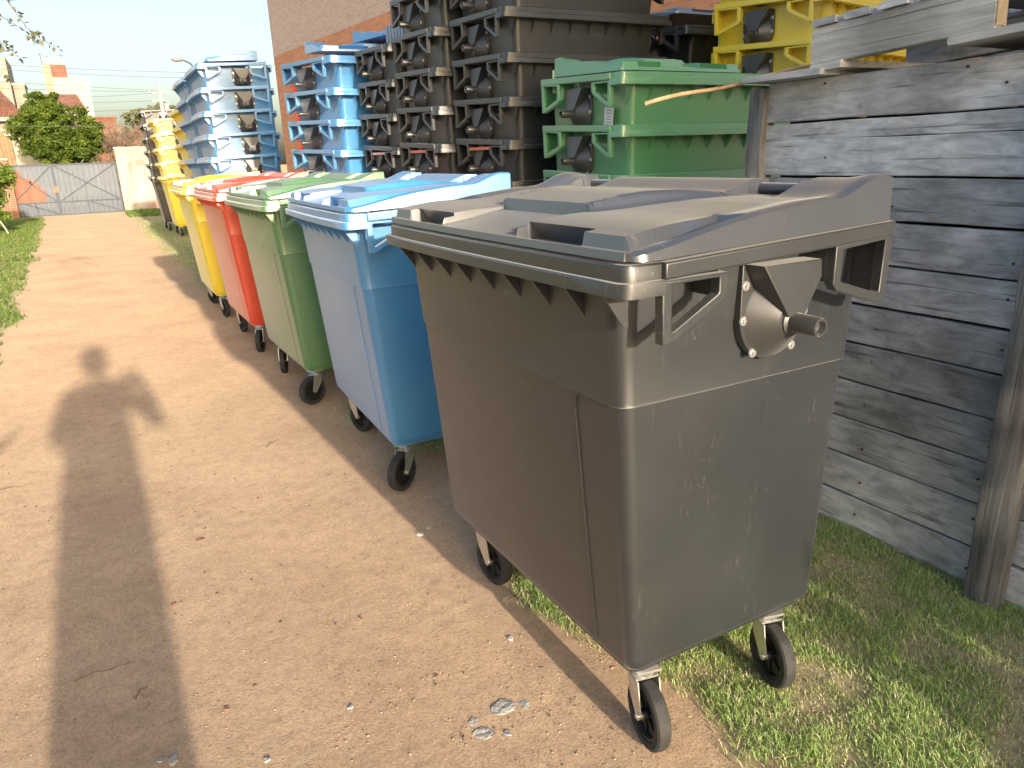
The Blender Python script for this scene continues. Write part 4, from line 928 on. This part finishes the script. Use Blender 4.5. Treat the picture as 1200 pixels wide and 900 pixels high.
GR_ = mat('gate_steel', (.055, .065, .085), .6, .2)
gt = empty('metal_gate', (-.75, 30, 0)); tag(gt, 'double leaf grey sheet metal gate with orange paint patches at the end of the path', 'gate')
nP = 22; wP = 3.3 / nP
sheets = {}
for i in range(nP):
    x0 = -1.65 + i * wP
    lo = MB(); lo.box(0, wP - .008, 0, .02, .03, .44); hi = MB(); hi.box(0, wP - .008, 0, .02, .45, 1.66)
    if 'lo' not in sheets: sheets['lo'] = lo.mesh('sheet_panel', GATE); sheets['hi'] = hi.mesh('sheet_panel', GATE)
    link('sheet_panel', sheets['lo'], gt, loc=(x0, 0, 0)); link('sheet_panel', sheets['hi'], gt, loc=(x0, 0, 0), m_=GATE)
# ragged orange paint patch on the left leaf
b = MB()
for (x0, x1, z0, z1) in ((-1.62, -1.20, .46, 1.5), (-1.20, -.95, .46, 1.25), (-.95, -.72, .46, 1.05), (-1.0, -.80, 1.05, 1.16), (-.72, -.60, .5, .86)):
    b.box(x0, x1, -.0035, -.001, z0, z1)
b.build('orange_paint_patch', GATEO, gt)
b = MB()
for z in (.02, .445, 1.66): b.box(-1.66, 1.66, -.035, -.004, z - .02, z + .02)
for x in (-1.65, -.30, -.26, 1.63): b.box(x - .02, x + .02, -.038, -.0045, .0, 1.68)
def bar(b, x0, z0, x1, z1, w_=.014, y=-.045):
    d_ = Vector((x1 - x0, 0, z1 - z0)).normalized(); q = Vector((-d_.z, 0, d_.x)) * w_
    c4 = [Vector((x0, y, z0)) - q, Vector((x1, y, z1)) - q, Vector((x1, y, z1)) + q, Vector((x0, y, z0)) + q]; b.hexa(c4, [v + Vector((0, .04, 0)) for v in c4])
for a in ((-1.6, .45, -.3, 1.64), (-1.6, 1.64, -.3, .45), (-1.3, .44, -.3, .05), (-.24, 1.64, 1.6, .45), (-.24, .45, 1.6, 1.64), (.6, .44, 1.6, .05), (-.95, .02, -.95, .44), (.6, .02, .6, .44)): bar(b, *a)
b.build('gate_frame', GR_, gt)
MB().box(-.36, -.20, -.06, -.039, .75, .95).build('lock_plate', mat('rusty_plate', (.3, .16, .11), .8, .3), gt)
# pale wall right of the gate
wl = empty('plastered_wall', (.93, 30, 0)); tag(wl, 'pale peeling plastered wall to the right of the metal gate', 'wall')
MB().box(0, 5.2, 0, .2, -.1, 2.12).build('masonry', patchy('peeling_plaster', (.36, .33, .29), (.34, .22, .18), 1.6, .60), wl, bevel=.01)
MB().box(-.02, 5.25, -.02, .22, 2.122, 2.17).build('coping', CONC, wl)
# brick pillar left of the gate
pl = empty('brick_pillar', (-2.62, 29.7, 0)); tag(pl, 'orange brick pillar at the left end of the metal gate', 'pillar')
bm1 = MB().box(0, .20, 0, .10, 0, .062).mesh('brick', mat('orange_brick', (.30, .14, .08), .9, .25, 3, .3, 30))
for r_ in range(26):
    for c_ in range(2):
        for d2 in range(2):
            link('brick', bm1, pl, loc=((c_ * .21 if r_ % 2 == 0 else c_ * .21), d2 * .11, r_ * .071))
MB().box(.005, .405, .008, .20, 0, 1.84).build('mortar', CONC, pl)
MB().box(-.02, .43, -.02, .23, 1.85, 1.9).build('cap_stone', CONC, pl)
# cream house with tiled roof at the left edge
hs = empty('tiled_house', (-4.4, 41, 0)); tag(hs, 'cream house with an orange tiled roof at the left edge', 'house')
MB().box(-3, 2.2, 0, 5, 0, 3.75).build('wall', CREAM, hs)
b = MB(); b.hexa([(-3.3, -.35, 3.76), (2.45, -.35, 3.76), (2.45, 5.3, 3.76), (-3.3, 5.3, 3.76)], [(-3.3, 1.9, 5.05), (1.55, 1.9, 5.05), (1.55, 3.1, 5.05), (-3.3, 3.1, 5.05)]); rf = b.build('roof', TILE, hs)
b = MB()
for i in range(24):
    x = -3.2 + i * .235; xe = min(x, 1.5); b.tube([(x if x < 1.5 else x, -.36, 3.79), (xe, 1.9, 5.07)], .05, 6)
b.build('tile_ridges', TILE, rf)
MB().box(-3.3, 2.5, -.42, -.36, 3.62, 3.78).build('fascia', WHITE, hs)
f = MB().box(-.4, 1.9, -.03, -.005, 1.2, 3.2).build('window', mat('wooden_shutter', (.22, .15, .08), .8, .2), hs)
b = MB()
for i in range(16): b.box(-.36 + i * .14, -.33 + i * .14, -.06, -.031, 1.2, 3.2)
b.build('shutter_slats', mat('shutter_slat_wood', (.30, .21, .12), .8, .2), f)
# pale house part behind the tree
h2 = empty('white_house', (-2.2, 38, 0)); tag(h2, 'low cream wall of a house seen beneath the green tree', 'house')
MB().box(-.3, 2.0, 0, 3, 0, 2.9).build('wall', mat('pale_yellow_render', (.40, .37, .28), .85, .1, 2), h2)
MB().box(-.5, 2.2, -.2, 3.2, 2.901, 3.0).build('roof', CONC, h2)
# white apartment building with a reddish tower
ap = empty('apartment_building', (-1.5, 70, 0)); tag(ap, 'white apartment building with a reddish tower on its roof, above the green tree', 'building')
MB().box(.40, 2.55, 0, 6, 0, 8.3).build('wall', WHITE, ap)
MB().box(-.13, .399, .2, 6, 0, 9.2).build('brown_side', mat('brown_render', (.40, .28, .20), .85, .15, 2), ap)
MB().box(.401, 1.45, .3, 5.5, 8.301, 9.25).build('roof_tower', RUST, ap)
MB().box(2.551, 2.78, .1, 6, 0, 8.2).build('corner_strip', CONC, ap)
MB().box(.38, 2.6, -.05, 6.05, 8.15, 8.299).build('parapet', WHITE, ap)
for i in range(3):
    w_ = MB().box(1.15 + .16 * i, 1.28 + .16 * i, -.03, -.002, 7.50, 7.62).build('window', DARKW, ap)
for x, z, h_ in ((-.1, 9.2, 1.0), (.35, 9.2, .8), (1.3, 9.25, .9), (.7, 9.25, .5)): 
    b = MB(); b.cyl((x, 1, z), (x - .05, 1, z + h_), .025, .015, 6); b.box(x - .25, x + .15, .98, 1.02, z + h_ * .8, z + h_ * .8 + .03); b.build('antenna', WIRE, ap)
MB().box(-.05, 1.35, .5, 1, 9.26, 9.75).build('water_tank', WHITE, ap)
t_ = empty('red_roof_house', (-.4, 50, 0)); tag(t_, 'small red tiled roof just below the white apartment building', 'house')
MB().box(-1.2, .78, 0, 4, 0, 4.7).build('wall', CREAM, t_)
MB().hexa([(-1.4, -.3, 4.71), (.95, -.3, 4.71), (.95, 4.2, 4.71), (-1.4, 4.2, 4.71)], [(-1.2, 1.4, 5.6), (.62, 1.4, 5.6), (.62, 2.6, 5.6), (-1.2, 2.6, 5.6)]).build('roof', TILE, t_)
t_ = empty('tan_tower', (-4.2, 60, 0)); tag(t_, 'tan apartment tower cut by the left edge of the picture', 'building')
MB().box(-3, .85, 0, 5, 0, 8.5).build('wall', CREAM, t_); [MB().box(x, x + .3, -.03, -.002, z, z + .5).build('window', DARKW, t_) for x in (-.3, .3) for z in (4.6, 5.8, 7.0, 7.8) if z + .5 < 8.5]
t_ = empty('small_tan_house', (-3.5, 61, 0)); tag(t_, 'small tan flat roofed house between the tan tower and the tree', 'building')
MB().box(.2, .85, 0, 3, 0, 6.9).build('wall', CREAM, t_); MB().box(.15, .9, -.05, 3.05, 6.901, 7.05).build('cornice', WHITE, t_)
t_ = empty('brick_shed', (1.2, 45, 0)); tag(t_, 'low reddish brick wall behind the dry brush', 'building')
MB().box(-.55, .55, 0, 3, 0, 3.95).build('wall', RUST, t_); MB().box(-.6, .6, -.05, 3.05, 3.951, 4.02).build('roof', TILE, t_)
# pole, lamp, wires
po = empty('utility_pole', (3.6, 40, 0)); tag(po, 'concrete utility pole carrying cables beyond the far bins', 'pole')
b = MB(); b.cyl((0, 0, 0), (-.02, 0, 5.05), .13, .09, 12); b.build('pole', CONC, po, smooth=60)
b = MB(); b.box(-.5, .45, -.03, .03, 4.75, 4.80); b.box(-.4, .3, -.03, .03, 4.4, 4.44); b.build('cross_arm', CONC, po)
b = MB()
for x in (-.45, -.2, .15, .4): b.cyl((x, 0, 4.8), (x, 0, 4.9), .03, .02, 8)
b.build('insulator', WHITE, po, smooth=60)
MB().box(.10, .28, -.1, .05, 4.0, 4.3).build('junction_box', CONC, po)
for i, (z0, x0, z1, x1, y1, zs) in enumerate([(6.5, -4.8, 6.2, 7, 46, .1), (6.35, -4.8, 5.95, 7, 46, .15)]):
    b = MB(); b.tube([(x0 + (x1 - x0) * t, 45, z0 + (z1 - z0) * t - zs * 4 * t * (1 - t)) for t in np.linspace(0, 1, 20)], .014, 4)
    tag(b.build('overhead_cable', WIRE), ('upper' if i == 0 else 'lower') + ' of the two high cables crossing the sky above the pole', 'cable', 'overhead cables')
labs = ['top cable running left from the utility pole', 'second cable from the top running left from the utility pole', 'slack middle cable running left from the utility pole', 'low cable passing over the dry brush', 'lowest cable crossing in front of the dry brush', 'thin cable just above the low cable over the brush']
for i, (za, zb, sg, yy) in enumerate([(5.55, 4.85, .0, 42), (5.3, 4.82, .1, 42), (4.9, 4.78, .25, 42), (4.55, 4.42, .1, 42), (3.05, 2.9, .03, 31.5), (4.15, 4.1, .15, 42)]):
    x0 = -7; x1 = 3.6 if yy > 40 else 5
    b = MB(); b.tube([(x0 + (x1 - x0) * t, yy + (40 - yy) * t if yy > 40 else yy, za + (zb - za) * t - sg * 4 * t * (1 - t)) for t in np.linspace(0, 1, 16)], .011 if yy > 40 else .008, 4)
    tag(b.build('overhead_cable', WIRE), labs[i], 'cable', 'overhead cables')
la = empty('street_lamp', (3.5, 25, 0)); tag(la, 'grey street lamp with a curved arm peeking over the blue stack', 'lamp')
b = MB(); b.tube([(0, 0, 0), (0, 0, 2.5), (-.02, 0, 3.7), (-.12, 0, 4.10), (-.32, 0, 4.34), (-.50, 0, 4.42)], [.06, .05, .035, .03, .026, .022], 8); b.build('pole', GR_, la, smooth=60)
b = MB(); b.lathe([(0, -.055), (.06, -.05), (.10, -.02), (.11, .01), (.07, .05), (0, .062)], lambda x, y, h: (-.64 + x * 1.6, y, 4.42 + h), 16); b.build('lamp_head', mat('lamp_metal', (.5, .52, .55), .4, .1, metallic=.5), la, smooth=60)

# big brick building on the right
BR = bpy.data.materials.new('brickwork'); BR.use_nodes = True; n_ = BR.node_tree.nodes; l_ = BR.node_tree.links; p_ = n_['Principled BSDF']; tc = n_.new('ShaderNodeTexCoord')
sx = n_.new('ShaderNodeSeparateXYZ'); l_.new(tc.outputs['Object'], sx.inputs[0]); cb = n_.new('ShaderNodeCombineXYZ'); l_.new(sx.outputs[1], cb.inputs[0]); l_.new(sx.outputs[2], cb.inputs[1])
bt = n_.new('ShaderNodeTexBrick'); bt.inputs['Scale'].default_value = 1; bt.inputs['Brick Width'].default_value = .24; bt.inputs['Row Height'].default_value = .075; bt.inputs['Mortar Size'].default_value = .009
bt.inputs['Color1'].default_value = (.55, .40, .34, 1); bt.inputs['Color2'].default_value = (.44, .30, .25, 1); bt.inputs['Mortar'].default_value = (.52, .45, .40, 1); bt.inputs['Bias'].default_value = -.2
l_.new(cb.outputs[0], bt.inputs[0])
bt2 = n_.new('ShaderNodeTexBrick')
for k in ('Scale', 'Brick Width', 'Row Height', 'Mortar Size'): bt2.inputs[k].default_value = bt.inputs[k].default_value
bt2.inputs['Color1'].default_value = (.60, .26, .12, 1); bt2.inputs['Color2'].default_value = (.46, .18, .09, 1); bt2.inputs['Mortar'].default_value = (.45, .30, .22, 1); l_.new(cb.outputs[0], bt2.inputs[0])
cmp_ = n_.new('ShaderNodeMath'); cmp_.operation = 'LESS_THAN'; cmp_.inputs[1].default_value = 4.95; l_.new(sx.outputs[2], cmp_.inputs[0])
mx = n_.new('ShaderNodeMix'); mx.data_type = 'RGBA'; l_.new(cmp_.outputs[0], mx.inputs[0]); l_.new(bt.outputs[0], mx.inputs[6]); l_.new(bt2.outputs[0], mx.inputs[7]); l_.new(mx.outputs[2], p_.inputs['Base Color'])
bb_ = n_.new('ShaderNodeBump'); bb_.inputs['Strength'].default_value = .6; bb_.inputs['Distance'].default_value = .01; bb_.invert = True; l_.new(bt.outputs['Fac'], bb_.inputs['Height']); l_.new(bb_.outputs[0], p_.inputs['Normal']); p_.inputs['Roughness'].default_value = .9
bk = empty('brick_building', (6.3, 28, 0)); bk.rotation_euler = (0, 0, R(6)); tag(bk, 'tall pale brick building with an orange lower band behind the stacks', 'building')
MB().box(0, 7, -27, 0, -.1, 9.5).build('wall', BR, bk)
MB().box(-.05, 7.05, -27.05, .05, 9.501, 9.7).build('cornice', CONC, bk)
